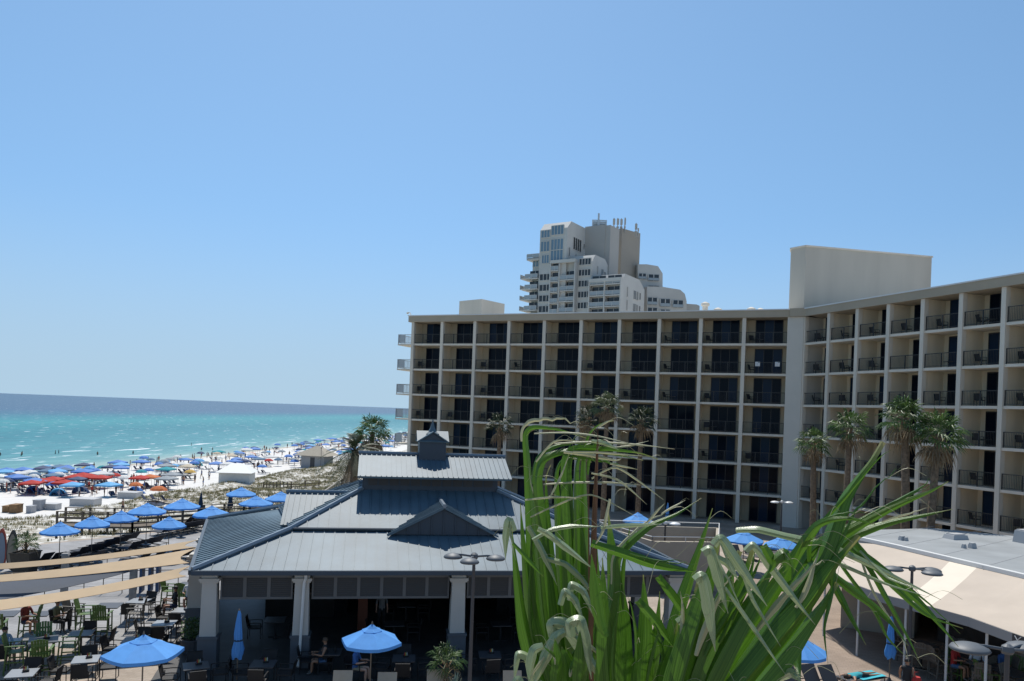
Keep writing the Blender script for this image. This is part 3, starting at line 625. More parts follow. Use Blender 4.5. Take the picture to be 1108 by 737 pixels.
# inside: ceiling, back walls, bar, posts
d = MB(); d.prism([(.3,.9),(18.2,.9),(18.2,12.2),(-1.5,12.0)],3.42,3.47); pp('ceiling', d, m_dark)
d = MB(); d.prism([(-.9,-3.2),(19.0,-3.0),(18.6,12.6),(-1.9,12.4)],-.05,.008); pp('floor', d, mat('shade_toned_floor',(.05,.047,.045),.6,var=.25,scale=1.5))  # darkened and carried past the columns, standing in for the pavilion's shade
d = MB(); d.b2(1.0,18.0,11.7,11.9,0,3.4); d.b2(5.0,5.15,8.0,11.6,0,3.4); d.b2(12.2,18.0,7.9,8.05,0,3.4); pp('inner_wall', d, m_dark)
for u, v in ((5.9,4.6),(9.9,5.2),(14,5.4)): d = MB(); d.b2(u-.2,u+.2,v-.2,v+.2,0,3.42); pp('inner_post', d, mat('rust_paint',(.16,.045,.02),.7))
d = MB(); d.k = 0; d.b2(1.6,4.6,7.2,7.8,0,1.05); d.k = 1; d.b2(1.5,4.7,7.1,7.9,1.05,1.12); pp('bar_counter', d, [m_dark, mat('brown_wood',(.12,.07,.04),.5)])
d = MB(); d.k = 0; d.b2(4.6,5.3,6.0,6.3,1.7,3.1); pp('service_cabinet', d, [mat('pale_cabinet',(.40,.38,.33),.7)])
# ------------------------------------------------------------------ poolside bar building with fabric awning, right
bar = thing('bar_building', 'flat-roofed poolside bar with a long beige fabric awning carrying one paler stripe', 'building', (18.6,33,0))
B0 = Vector((18.6,33,0)); BI = Matrix.Translation(-B0)
def bp(name, mb, m, label=None): return mb.build(name, m, bar, label=label)
RZ = 4.05
ed = [G(905,573.5,RZ),G(929,581.6,RZ),G(961,588.5,RZ),G(994,596,RZ),G(1050,609,RZ),G(1108,622.5,RZ),G(1180,643,RZ)]
lo = [G(872,606,2.95),G(900,623,2.95),G(952,642,2.95),G(1006,656,2.95),G(1050,668,2.95),G(1097,685,2.95),G(1165,709,2.95)]
bk = [G(1010,570.5,RZ),G(1108,580,RZ),(40,38,RZ),(40,22,RZ)]
rp = [(p[0],p[1]) for p in ed[1:]]+[(bk[3][0],bk[3][1]),(bk[2][0],bk[2][1]),(bk[1].x,bk[1].y),(bk[0].x,bk[0].y),(ed[0].x,ed[0].y)]
r = MB(BI); r.prism(rp, RZ-.35, RZ-.05); bp('flat_roof', r, mat('grey_membrane',(.27,.285,.29),.75,var=.14,scale=.5))
r = MB(BI)
for a, b in zip(ed[:-1],ed[1:]): r.slab([a+Vector((0,-.05,.03)),b+Vector((0,-.05,.03)),b+Vector((.22,.1,.03)),a+Vector((.22,.1,.03))],.16)
bp('roof_edge', r, mat('white_metal_edge',(.72,.72,.7),.4))
m_aw = mat('beige_awning', (.50,.42,.34), .85, var=.05, scale=.9); m_aw2 = mat('cream_awning', (.72,.63,.51), .85, var=.03, scale=1.5)
m_val = mat('grey_valance', (.30,.29,.28), .8)
aw = MB(BI); N = 6
def lerp_poly(P, t): i = min(len(P)-2,int(t)); f = t-i; return P[i]*(1-f)+P[i+1]*f
aw_top = [G(915,575,RZ),G(945,585,RZ),G(1000,597.2,RZ),G(1056,610.4,RZ),G(1108,622.5,RZ),G(1165,638.8,RZ),G(1240,662,RZ)]
def awp(s, t): a = lerp_poly(aw_top, s)+Vector((0,-.06,-.14)); b = lerp_poly(lo, s); p = a*(1-t)+b*t; return p+Vector((0,0,-.10*sin(pi*t)))
tot = len(ed)-1
for st in range(12):
    s0, s1 = st*tot/12, (st+1)*tot/12
    aw.k = 1 if st in (5,) else 0
    nn = 3
    vs = [awp(s0+(s1-s0)*i/nn, j/4) for j in range(5) for i in range(nn+1)]; vs += [v-Vector((0,0,.02)) for v in vs]; k_ = nn+1
    fs = [(j*k_+i, (j+1)*k_+i, (j+1)*k_+i+1, j*k_+i+1) for j in range(4) for i in range(nn)]; o_ = 5*k_; fs += [tuple(x+o_ for x in f[::-1]) for f in fs]
    aw.add(vs, fs)
bp('awning', aw, [m_aw, m_aw2])
sm_ = MB(BI)
for i in range(5):
    x0 = ed[1].lerp(ed[-1], i/5.0); sm_.slab([Vector((x0.x+.3,x0.y+.2,RZ-.042)),Vector((x0.x+.35,x0.y+.2,RZ-.042)),Vector((x0.x+9,x0.y+7.5,RZ-.042)),Vector((x0.x+8.95,x0.y+7.5,RZ-.042))],.012)
bp('roof_seams', sm_, mat('seam_grey',(.27,.275,.28),.8))
v = MB(BI)
for st in range(18):
    a = lerp_poly(lo, st*tot/18); b = lerp_poly(lo, (st+1)*tot/18)
    v.slab([a+Vector((-.03,0,0)),b+Vector((-.03,0,0)),b+Vector((-.03,0,-.33)),a+Vector((-.03,0,-.33))],.03)
bp('valance', v, m_val)
pa, pb = lerp_poly(lo, 5.0), lerp_poly(lo, 5.75); dv = (pb-pa).normalized(); nv = Vector((dv.y,-dv.x,0)); nv = nv if nv.x < 0 else -nv
lg = MB(BI); lg.k = 0; lg.slab([pa+nv*.05,pb+nv*.05,pb+nv*.05+Vector((0,0,-.32)),pa+nv*.05+Vector((0,0,-.32))],.01)
lg.k = 1; q0 = pa+dv*.12+nv*.08+Vector((0,0,-.05))
for a, b in (((0,0),(.11,-.12)),((.24,.02),(.11,-.12)),((.11,-.12),(.09,-.24))): lg.bar(q0+dv*a[0]+Vector((0,0,a[1])), q0+dv*b[0]+Vector((0,0,b[1])), .016, 5)
bp('valance_sign', lg, [mat('dark_sign',(.07,.065,.065),.8), mat('sign_white',(.62,.62,.6),.7)])
m_post = mat('white_post', (.60,.60,.58), .5)
for s in (.7,1.55,2.5,3.4,4.35,5.3):
    p = lerp_poly(lo, s)+Vector((.12,.05,0)); d = MB(BI); d.tube([(p.x,p.y,0),(p.x,p.y,2.93)],.045,6); bp('post', d, m_post)
# solid walls: the kiosk at the far end and the dark bar front under the awning
w = MB(BI); w.prism([(15.9,36.3),(18.6,34.8),(22,40.0),(18.9,40.2)],0,2.75); bp('kiosk_wall', w, mat('tan_stucco',(.40,.35,.28),.85,var=.05,scale=1))
w = MB(BI); q = [(e.x+1.1,e.y+.2) for e in ed[3:]]; w.prism(q+[(38,22),(38,37),(23,41)],0,RZ-.36); bp('inner_wall', w, mat('dark_bar_front',(.05,.045,.04),.7,var=.3,scale=2))
for i, (s, x) in enumerate(((2.0,.9),(4.6,1.0))):
    p = lerp_poly(ed, s)+Vector((x-.3,-.4,0)); d = MB(BI); d.b2(p.x-.28,p.x+.28,p.y-.28,p.y+.28,0,RZ-.4); bp('column', d, mat('tan_stucco',(.4,.35,.28)))
for px, py, w_, h_ in ((1034,582,1.0,.22),(976,583.5,.3,.16),(980,584,.22,.12),(1043,592,.2,.14),(1052,592,.32,.2),(1109,586,.9,.6)):
    p = G(px,py,RZ); d = MB(BI); d.box((p.x,p.y,RZ-.05+h_/2),(w_,w_*.7,h_),.3,.85); d.box((p.x,p.y,RZ-.04+h_),(w_*.7,w_*.5,.08),.3); bp('roof_vent', d, mat('vent_grey',(.4,.4,.4),.6))
p = G(990,600,RZ)
# walled pump enclosure right behind the pavilion
en = thing('pump_enclosure', 'low beige walled enclosure topped by a white pipe rail behind the palm', 'wall', (9.5,44,0))
a = G(706,583,2.9); b = G(775,582,2.9); c = G(781,577,2.9); a2 = G(652,566,2.9); EM = Matrix.Translation(-Vector((9.5,44,0)))
c = Vector((14.0,49.2,2.9)); d4 = Vector((7.4,50.2,2.9)); a0 = Vector((7.75,41.6,0)); b0 = Vector((11.1,42.0,0))
w = MB(EM)
ring = [Vector((a.x,a.y,0)),Vector((b.x,b.y-.6,0)),Vector((b.x+1.6,b.y+5.2,0)),Vector((a.x-2.6,a.y+5.8,0))]
for p, q in zip(ring, ring[1:]+ring[:1]):
    dd = (q-p).normalized(); nn = Vector((-dd.y,dd.x,0))*.2; w.prism([p.xy,q.xy,(q+nn).xy,(p+nn).xy],0,2.75)
w.build('wall', mat('tan_stucco',(.4,.35,.28)), en)
w = MB(EM)
for p, q in zip(ring, ring[1:]+ring[:1]):
    w.bar(p+Vector((0,.1,3.0)), q+Vector((0,.1,3.0)), .03, 5)
    for t in (0,.5,1): m_ = p*(1-t)+q*t; w.bar(m_+Vector((0,.1,2.7)), m_+Vector((0,.1,3.0)), .025, 5)
w.build('rail', m_post, en)
# ------------------------------------------------------------------ people
m_skin = [mat('skin_light',(.50,.29,.20),.55), mat('skin_tan',(.33,.17,.10),.55), mat('skin_brown',(.14,.07,.045),.55)]
m_hair = [mat('hair_dark',(.018,.013,.011),.6), mat('hair_brown',(.07,.04,.02),.6), mat('hair_blond',(.30,.20,.09),.6)]
CL = dict(white=(.70,.70,.69), black=(.02,.02,.022), red=(.42,.03,.025), rust=(.20,.035,.025), blue=(.05,.13,.33), navy=(.02,.03,.07), teal=(.03,.30,.34), olive=(.15,.14,.065), pale=(.35,.45,.55), khaki=(.30,.24,.15), orange=(.55,.17,.03), grey=(.2,.2,.2), jeans=(.06,.12,.22))
def cloth(c): return mat('cloth_'+c, CL[c], .85)
def skeleton(pose):
    J = dict(pel=(0,0,.93,.125), sp=(0,0,1.12,.115), ch=(0,0,1.30,.14), nb=(0,.01,1.45,.062), nk=(0,-.005,1.52,.05), hd=(0,-.02,1.60,.088), ht=(0,-.012,1.685,.066))
    for s, n in ((-1,'l'),(1,'r')):
        J['sh'+n]=(s*.17,0,1.41,.06); J['el'+n]=(s*.225,.03,1.14,.042); J['wr'+n]=(s*.235,-.05,.92,.030); J['ha'+n]=(s*.235,-.08,.845,.034)
        J['hi'+n]=(s*.09,0,.86,.092); J['kn'+n]=(s*.10,-.02,.49,.06); J['an'+n]=(s*.10,.02,.10,.042); J['to'+n]=(s*.115,-.14,.045,.036)
    def up(**k):
        for a, b in k.items(): J[a] = b+(J[a][3],)
    if pose == 'walk':
        up(knl=(-.10,-.16,.51),anl=(-.10,-.20,.11),tol=(-.11,-.36,.06),knr=(.10,.02,.49),anr=(.10,.25,.16),tor=(.11,.15,.05),ell=(-.23,.10,1.15),wrl=(-.24,.04,.93),hal=(-.24,.02,.86),elr=(.23,-.06,1.15),wrr=(.22,-.24,1.00),har=(.22,-.30,.96))
    if pose == 'sit':
        d = -.45
        for k in ('pel','sp','ch','nb','nk','hd','ht','shl','shr','ell','elr','wrl','wrr','hal','har','hil','hir'): J[k] = (J[k][0],J[k][1],J[k][2]+d+.02,J[k][3])
        up(knl=(-.12,-.44,.50),anl=(-.12,-.42,.10),tol=(-.13,-.58,.045),knr=(.12,-.44,.50),anr=(.12,-.46,.10),tor=(.13,-.62,.045))
        up(ell=(-.24,-.10,.70),wrl=(-.17,-.33,.74),hal=(-.14,-.40,.75),elr=(.24,-.10,.70),wrr=(.17,-.33,.74),har=(.14,-.40,.75))
    if pose == 'recline':
        up(pel=(0,0,.36),sp=(0,.16,.44),ch=(0,.31,.56),nb=(0,.42,.66),nk=(0,.47,.71),hd=(0,.52,.78),ht=(0,.56,.86))
        for s, n in ((-1,'l'),(1,'r')):
            up(**{'sh'+n:(s*.17,.38,.63),'el'+n:(s*.24,.18,.48),'wr'+n:(s*.22,-.05,.42),'ha'+n:(s*.20,-.12,.42),'hi'+n:(s*.09,-.06,.35),'kn'+n:(s*.11,-.45,.50 if s < 0 else .38),'an'+n:(s*.11,-.80,.36),'to'+n:(s*.13,-.87,.46)})
    if pose == 'lie':                                     # face down along -Y
        up(pel=(0,0,.14),sp=(0,.19,.13),ch=(0,.38,.14),nb=(0,.52,.15),nk=(0,.59,.15),hd=(0,.68,.14),ht=(0,.77,.13))
        for s, n in ((-1,'l'),(1,'r')):
            up(**{'sh'+n:(s*.17,.48,.13),'el'+n:(s*.33,.62,.07),'wr'+n:(s*.22,.84,.06),'ha'+n:(s*.15,.90,.06),'hi'+n:(s*.09,-.07,.13),'kn'+n:(s*.11,-.45,.08),'an'+n:(s*.12,-.85,.07),'to'+n:(s*.13,-1.0,.05)})
    return J
BONES = [('pel','sp'),('sp','ch'),('ch','nb'),('nb','nk'),('nk','hd'),('hd','ht')]+[(a+n,b+n) for n in 'lr' for a,b in (('sh','el'),('el','wr'),('wr','ha'),('hi','kn'),('kn','an'),('an','to'))]+[('ch','shl'),('ch','shr'),('pel','hil'),('pel','hir')]
PCACHE = {}
def person_mesh(pose, top, bottom, skin, hair, sleeve=False, long=False, detail=False):
    key = (pose,top,bottom,skin,hair,sleeve,long,detail)
    if key in PCACHE: return PCACHE[key]
    J = skeleton(pose); names = list(J); idx = {n:i for i,n in enumerate(names)}
    me = bpy.data.meshes.new('person'); me.from_pydata([J[n][:3] for n in names], [(idx[a],idx[b]) for a,b in BONES], [])
    o = bpy.data.objects.new('person', me); COL.objects.link(o)
    sk = o.modifiers.new('skin','SKIN'); sk.use_smooth_shade = True; ss = o.modifiers.new('sub','SUBSURF'); ss.levels = 1; ss.render_levels = 1
    for i, n in enumerate(names):
        r = J[n][3]; me.skin_vertices[0].data[i].radius = (r*1.15, r*.85) if n in ('ch','sp','pel') else (r,r); me.skin_vertices[0].data[i].use_root = (n == 'pel')
    dg = bpy.context.evaluated_depsgraph_get(); ev = o.evaluated_get(dg); m2 = bpy.data.meshes.new_from_object(ev)
    bpy.data.objects.remove(o); bpy.data.meshes.remove(me)
    mats = [m_skin[skin], cloth(top) if top else m_skin[skin], cloth(bottom), m_hair[hair], mat('shoe_grey',(.12,.11,.10),.7)]
    vs = [v.co.copy() for v in m2.vertices]; fs = [list(p.vertices) for p in m2.polygons]; mi = []
    zone = {}
    for a, b in BONES:
        k = a+b
        z = 0
        if (a,b) in (('pel','sp'),('sp','ch'),('ch','nb'),('ch','shl'),('ch','shr')): z = 1
        if (a,b) in (('pel','hil'),('pel','hir'),('hil','knl'),('hir','knr')): z = 2
        if sleeve and a[:2] == 'sh': z = 1
        if long and a[:2] == 'kn': z = 2
        if a[:2] == 'an': z = 4 if not pose in ('lie','recline') else 0
        zone[(a,b)] = z
    for f in fs:
        c = sum((vs[i] for i in f), Vector())/len(f); best = None
        for a, b in BONES:
            A, B = Vector(J[a][:3]), Vector(J[b][:3]); t = max(0,min(1,(c-A).dot(B-A)/max(1e-9,(B-A).length_squared))); d = (c-A-(B-A)*t).length/(J[a][3]*(1-t)+J[b][3]*t)
            if best is None or d < best[0]: best = (d, (a,b), t)
        z = zone[best[1]]
        if z == 2 and best[1][0][:2] == 'hi' and not long and best[2] > .62: z = 0
        if z == 1 and best[1][0] == 'sh' and best[2] > .6: z = 0
        mi.append(z)
    P = MB(); P.v = [tuple(v) for v in vs]; P.f = fs; P.mi = mi
    hd = Vector(J['hd'][:3]); upv = (Vector(J['ht'][:3])-Vector(J['nk'][:3])).normalized(); fw = Vector((0,-1,0)) if pose not in ('lie',) else Vector((0,.2,-1)); fw = (fw-upv*fw.dot(upv)).normalized()
    sd = fw.cross(upv)
    if detail:
        P.k = 0; P.ball(hd+fw*.092-upv*.005,(.012,.016,.02),6,4)
        for s in (-1,1): P.k = 0; P.ball(hd+sd*s*.085-upv*.005,(.012,.02,.028),6,4); P.k = 3; P.ball(hd+fw*.082+sd*s*.032+upv*.02,(.010,.006,.006),6,3)
        P.k = 2; P.ball(hd+fw*.083-upv*.045,(.02,.006,.005),6,3)
        P.k = 0
        for n in 'lr':
            W_, H_ = Vector(J['wr'+n][:3]), Vector(J['ha'+n][:3]); d = (H_-W_).normalized(); a = d.orthogonal().normalized(); b = d.cross(a)
            for q in range(4): 
                st = H_+b*(.024-.016*q)+d*.01; ln = (.07,.08,.075,.058)[q]; P.tube([st,st+d*ln*.6,st+d*ln+a*.02],[.009,.008,.006],5)
            P.tube([W_+(H_-W_)*.5+b*.03,H_+b*.055+d*.01,H_+b*.055+d*.045],[.011,.009,.007],5)
    o = P.build('person', mats, smooth=True); m3 = o.data; bpy.data.objects.remove(o)
    H = MB(); Rr = MB()
    c = hd+upv*.035-fw*.018; nseg = 10
    vs2 = []; 
    for i in range(6):
        ph = pi*.62*i/5
        for j in range(nseg):
            t = 2*pi*j/nseg; r = .1*sin(ph); 
            front = max(0, cos(t))
            vs2.append(c+upv*(.098*cos(ph)+front*.03*i/5)+(fw*cos(t)+sd*sin(t))*r*(1.0))
    H.add(vs2, [(i*nseg+j,(i+1)*nseg+j,(i+1)*nseg+(j+1)%nseg,i*nseg+(j+1)%nseg) for i in range(5) for j in range(nseg)])
    if detail and hair: pass
    o = H.build('hair', m_hair[hair], smooth=True); mh = o.data; bpy.data.objects.remove(o)
    PCACHE[key] = (m3, mh); return PCACHE[key]
def person(loc, rz, label, pose='stand', top='white', bottom='navy', skin=0, hair=0, group=None, sc=1.0, **k):
    m3, mh = person_mesh(pose, top, bottom, skin, hair, **k)
    o = bpy.data.objects.new('person', m3); COL.objects.link(o); o.location = loc; o.rotation_euler = (0,0,rz); o.scale = (sc,)*3
    h = bpy.data.objects.new('hair', mh); COL.objects.link(h); h.parent = o
    return tag(o, label, 'person', group)

# ------------------------------------------------------------------ furniture kinds
m_blue = mat('blue_canvas', (.11,.36,.80), .8, trans=.25, var=.06, scale=3)
m_blued = mat('faded_navy_canvas', (.02,.05,.10), .85)
m_pole = mat('bronze_pole', (.16,.12,.085), .45)
m_wick = mat('dark_wicker', (.018,.016,.016), .7)
m_green = mat('green_plastic', (.075,.135,.025), .5, var=.12, scale=4)
m_brown = mat('brown_grey_plastic', (.12,.105,.085), .55)
m_steel = mat('steel_top', (.27,.285,.30), .42, metal=.2, var=.06, scale=3)
m_dtop = mat('charcoal_top', (.06,.06,.065), .45)
m_leg = mat('black_legs', (.02,.02,.02), .5)
m_tan = mat('tan_cushion', (.42,.34,.25), .85, var=.05, scale=5)
m_sling = mat('grey_sling', (.05,.05,.055), .8)

def umbrella(label, loc, dia=2.3, h=2.55, n=8, canopy=m_blue, name='patio_umbrella', group=None, rz=0.0, drop=.52, base=True):
    t = thing(name, label, 'umbrella', loc, rz, group)
    p = MB(); p.tube([(0,0,0.0),(0,0,h+.02)],.022,8)
    p.build('pole', m_pole, t)
    if base: b = MB(); b.lathe([(.30,0),(.31,.05),(.10,.09),(.04,.22)],14); b.build('base', m_dtop, t)
    c = MB(); R_ = dia/2; r1 = R_*.30
    def ring(r, z, sag=0.0, outer=0.0):
        out = []
        for j in range(n*4):
            q = (j%4)/4; k = sin(pi*q); rr = r*(cos(pi/n)/cos((q-.5)*2*pi/n))   # straight edge between rib tips
            a = 2*pi*(j/4)/n; out.append((rr*cos(a), rr*sin(a), z-sag*k))
        return out
    prof = [(r1,h-.06-drop*.22,.0),(R_*.55,h-.06-drop*.50,.02),(R_*.8,h-.06-drop*.77,.03),(R_,h-.06-drop,.035)]
    vs = []; 
    for r,z,s in prof: vs += ring(r,z,s)
    vs += ring(R_*1.003,h-.06-drop-.10,.035); m = n*4; fs = []
    for i in range(4):
        for j in range(m): fs.append((i*m+j,(i+1)*m+j,(i+1)*m+(j+1)%m,i*m+(j+1)%m))
    c.add(vs, fs); cc = c.build('canopy', canopy, t)
    v = MB(); vs = ring(.03,h+.04)+ring(r1*.6,h-.05-drop*.07)+ring(r1*1.12,h-.06-drop*.20,.02)+ring(r1*1.13,h-.06-drop*.20-.06,.04); fs = []
    for i in range(3):
        for j in range(m): fs.append((i*m+j,(i+1)*m+j,(i+1)*m+(j+1)%m,i*m+(j+1)%m))
    v.add(vs, fs); v.build('vent', canopy, cc)
    f = MB(); f.lathe([(.02,h+.02),(.035,h+.06),(.015,h+.13),(.005,h+.15)],8); f.build('finial', m_pole, t)
    rb = MB()
    for j in range(n): a = 2*pi*j/n; rb.bar((0,0,h-.09),(R_*cos(a)*.98,R_*sin(a)*.98,h-.08-drop),.011,4); rb.bar((0,0,h-.75),(R_*.5*cos(a),R_*.5*sin(a),h-.09-drop*.5),.009,4)
    rb.build('ribs', m_pole, t)
    return t
def closed_umbrella(label, loc, h=2.55, canopy=m_blue, group=None, top=.2, rad=.17, low=.95):
    t = thing('closed_umbrella', label, 'umbrella', loc, 0, group)
    p = MB(); p.tube([(0,0,0),(0,0,h+.05)],.022,8); p.build('pole', m_pole, t)
    b = MB(); b.lathe([(.30,0),(.31,.05),(.10,.09),(.04,.22)],14); b.build('base', m_dtop, t)
    c = MB(); n = 24; vs = []; fs = []
    prof = [(.03,h),(.06,h-.12),(.09,h-.4),(.75*rad,h-.8),(rad*.7,h-1.0),(rad*1.05,h-1.3),(rad*.95,low+.12),(rad*.8,low)]
    for i,(r,z) in enumerate(prof):
        for j in range(n): a = 2*pi*j/n; rr = r*(1+.22*cos(8*a+i*.3)*min(1,i/3)); vs.append((rr*cos(a)+.01*sin(i*1.7),rr*sin(a),z+(.05*sin(3*a) if i == len(prof)-1 else 0)))
    for i in range(len(prof)-1):
        for j in range(n): fs.append((i*n+j,(i+1)*n+j,(i+1)*n+(j+1)%n,i*n+(j+1)%n))
    c.add(vs, fs); cc = c.build('canopy', canopy, t, smooth=True)
    s = MB(); s.lathe([(rad*.86,h-1.02),(rad*.86,h-.97)],16); s.build('tie_strap', m_blued, cc)
    return t
def bar_chair(label, m, name='bar_chair'):
    t = thing(name, label, 'chair', (0,0,-50)); sh = .74
    s = MB(); 
    for i in range(5): s.box((0,-.2+i*.095,sh+.012*i*-.6),(.50,.085,.022))
    s.build('seat', m, t)
    b = MB()
    for i in range(6): x = -.215+i*.086; b.add([(x-.035,.24,sh-.02),(x+.035,.24,sh-.02),(x+.038,.40,sh+.60+.05*(1-abs(i-2.5)/2.5)),(x-.038,.40,sh+.60+.05*(1-abs(i-2.5)/2.5)),(x-.035,.262,sh-.02),(x+.035,.262,sh-.02),(x+.038,.422,sh+.60+.05*(1-abs(i-2.5)/2.5)),(x-.038,.422,sh+.60+.05*(1-abs(i-2.5)/2.5))],[(0,1,2,3),(7,6,5,4),(0,4,5,1),(1,5,6,2),(2,6,7,3),(3,7,4,0)])
    b.box((0,.30,sh+.12),(.50,.025,.06)); b.box((0,.375,sh+.42),(.50,.025,.06)); b.build('backrest', m, t)
    for x in (-.29,.29):
        a = MB(); a.box((x,-.0,sh+.235),(.085,.60,.022)); a.build('armrest', m, t)
        for y in (-.24,.24): l = MB(); l.add([(x-.022,y*1.25-.022,0),(x+.022,y*1.25-.022,0),(x+.022,y*1.25+.022,0),(x-.022,y*1.25+.022,0),(x-.022,y-.022,sh+.224),(x+.022,y-.022,sh+.224),(x+.022,y+.022,sh+.224),(x-.022,y+.022,sh+.224)],[(3,2,1,0),(4,5,6,7),(0,1,5,4),(1,2,6,5),(2,3,7,6),(3,0,4,7)]); l.build('leg', m, t)
    f = MB(); f.box((0,-.28,.28),(.54,.05,.022)); f.box((0,.28,.3),(.54,.022,.045)); f.box((-.29,0,.42),(.022,.5,.045)); f.box((.29,0,.42),(.022,.5,.045)); f.build('footrest', m, t)
    return t
def wicker_chair(label, m=m_wick, seatm=None, name='wicker_chair'):
    t = thing(name, label, 'chair', (0,0,-50))
    s = MB(); s.box((0,0,.425),(.50,.50,.05)); s.build('seat', seatm or m, t)
    b = MB(); b.grid(lambda u,v: (-.25+.5*u, .24+.10*v+.03*cos(pi*(u-.5)), .44+.44*v), 6, 4); b.grid(lambda u,v: (.25-.5*u, .265+.10*v+.03*cos(pi*(u-.5)), .44+.44*v), 6, 4)
    b.bar((-.25,.35,.885),(.25,.35,.885),.018,5); b.build('backrest', m, t)
    for x in (-.26,.26):
        a = MB(); a.tube([(x,.30,.64),(x,.0,.66),(x,-.22,.65),(x,-.24,.60)],.018,5); a.build('armrest', m, t)
        for y in (-.24,.24): l = MB(); l.tube([(x,y,.66 if y < 0 else .6),(x,y*1.04,0)],.016,5); l.build('leg', m, t)
    return t
def table(label, top, h=.74, w=.8, d=.8, name='dining_table', four=False):
    t = thing(name, label, 'table', (0,0,-50))
    k = MB(); k.box((0,0,h-.012),(w,d,.024)); k.box((0,0,h-.034),(w*.94,d*.94,.02)); k.build('tabletop', top, t)
    if four:
        for x in (-1,1):
            for y in (-1,1): l = MB(); l.tube([(x*w*.45,y*d*.45,h-.03),(x*w*.45,y*d*.45,0)],.02,6); l.build('leg', m_leg, t)
    else:
        p = MB(); p.tube([(0,0,h-.03),(0,0,.03)],.04,8); p.build('pedestal', m_leg, t); b = MB(); b.box((0,0,.02),(.55,.07,.035)); b.box((0,0,.019),(.07,.55,.035)); b.build('foot', m_leg, t)
    return t
def caddy():
    t = thing('condiment_caddy', 'x', 'caddy', (0,0,-50))
    r = MB(); r.box((0,0,.03),(.18,.11,.06),0,1.1); r.tube([(-.07,0,.06),(-.07,0,.17),(.07,0,.17),(.07,0,.06)],.006,4); r.build('rack', m_leg, t)
    for x, c in ((-.045,(.4,.03,.02)),(.0,(.5,.4,.05)),(.045,(.5,.5,.48))): j = MB(); j.lathe([(.018,.05),(.019,.13),(.007,.16),(.006,.18)],8,(x,0,0)); j.build('bottle', mat('bottle_%d'%int(c[0]*100+c[1]*10),c,.4), t)
    return t
def lounger(label, m_fab, m_fr, recl=.62, name='sun_lounger'):
    t = thing(name, label, 'lounger', (0,0,-50))       # head at +Y
    s = MB(); s.slab([(-.31,-1.0,.34),(.31,-1.0,.34),(.31,.25,.36),(-.31,.25,.36)],.03); s.build('seat', m_fab, t)
    b = MB(); yb, zb_ = .25+.72*cos(recl), .37+.72*sin(recl); b.slab([(-.31,.26,.37),(.31,.26,.37),(.31,yb,zb_),(-.31,yb,zb_)],.03); b.build('backrest', m_fab, t)
    f = MB(); 
    for x in (-.34,.34): f.bar((x,-1.02,.325),(x,.95,.325),.022,5)
    f.bar((-.34,-1.02,.325),(.34,-1.02,.325),.022,5); f.bar((-.34,.95,.325),(.34,.95,.325),.022,5); f.build('frame', m_fr, t)
    for x in (-.34,.34):
        for y in (-.85,.75): l = MB(); l.bar((x,y,.32),(x,y,0),.02,5); l.build('leg', m_fr, t)
    return t

# ------------------------------------------------------------------ the big umbrellas on the terraces
umbrella('bright blue patio umbrella open over the dining terrace, second nearest, left of the pavilion columns', G(155,706,2.06).xy.to_3d(), 2.26, n=6, rz=.5, drop=.40)
umbrella('bright blue patio umbrella open directly in front of the dark pavilion interior', G(402,694,2.04).xy.to_3d(), 2.0, n=6, rz=.9, drop=.42)
deck_u = [(65,574,'above the loungers beside the two surfboards'),(100,566.5,'over a deck lounger row, second from the surfboards'),(131,560.5,'in front of the boardwalk rail, third from the surfboards'),(159,552.5,'tallest over the boardwalk rail, fourth from the surfboards'),(183,567.5,'beside the lounger row with a pale table under it'),(197,547,'farthest left behind the boardwalk rail'),(229,555.5,'just left of a closed umbrella near the pavilion eave'),(261,533.5,'in front of the white beach hut'),(277,543.5,'between two closed umbrellas near the side dormer'),(304,538.5,'touching the side dormer roof in view')]
for px, py, w in deck_u:
    z = 2.0 if py > 556 else 2.6
    p = G(px, py+2, z); umbrella('blue deck umbrella '+w, (p.x,p.y,z-2.0), 1.98*(1.0 if py > 556 else 1.15), n=8, group='blue umbrellas on the pool deck', rz=px*.37, drop=.44)
for px, py, w in ((217,546,'slim dark navy umbrella furled by the deck, leftmost of three'),(249,541,'slim dark navy umbrella furled in front of the beach hut'),(290,549,'wide dark navy umbrella furled at the pavilion eave, rightmost of three')):
    p = G(px, py+8, 1.0); closed_umbrella(w, (p.x,p.y,0), 2.5, m_blued, 'furled navy umbrellas', rad=.20)
closed_umbrella('furled blue umbrella standing by the left pavilion columns', G(257,712,.95).xy.to_3d(), 2.55, m_blue)
closed_umbrella('furled blue umbrella standing under the bar awning edge', G(963,712,.95).xy.to_3d(), 2.5, m_blue)
for px, py, w, d in ((805,581,'blue umbrella open by the pool, left of an overlapping pair',2.5),(846,587,'blue umbrella open by the pool, right of an overlapping pair',2.3),(690,560,'blue umbrella open in the shade below the hotel balconies',2.2),(862,700,'blue umbrella open over loungers beyond the palm fronds',2.0)):
    umbrella(w, G(px,py+3,2.0).xy.to_3d(), d, n=8)
p = G(722,562,1.0); closed_umbrella('furled blue umbrella in the shade at the foot of the hotel', (p.x,p.y,0), 2.4, m_blue)
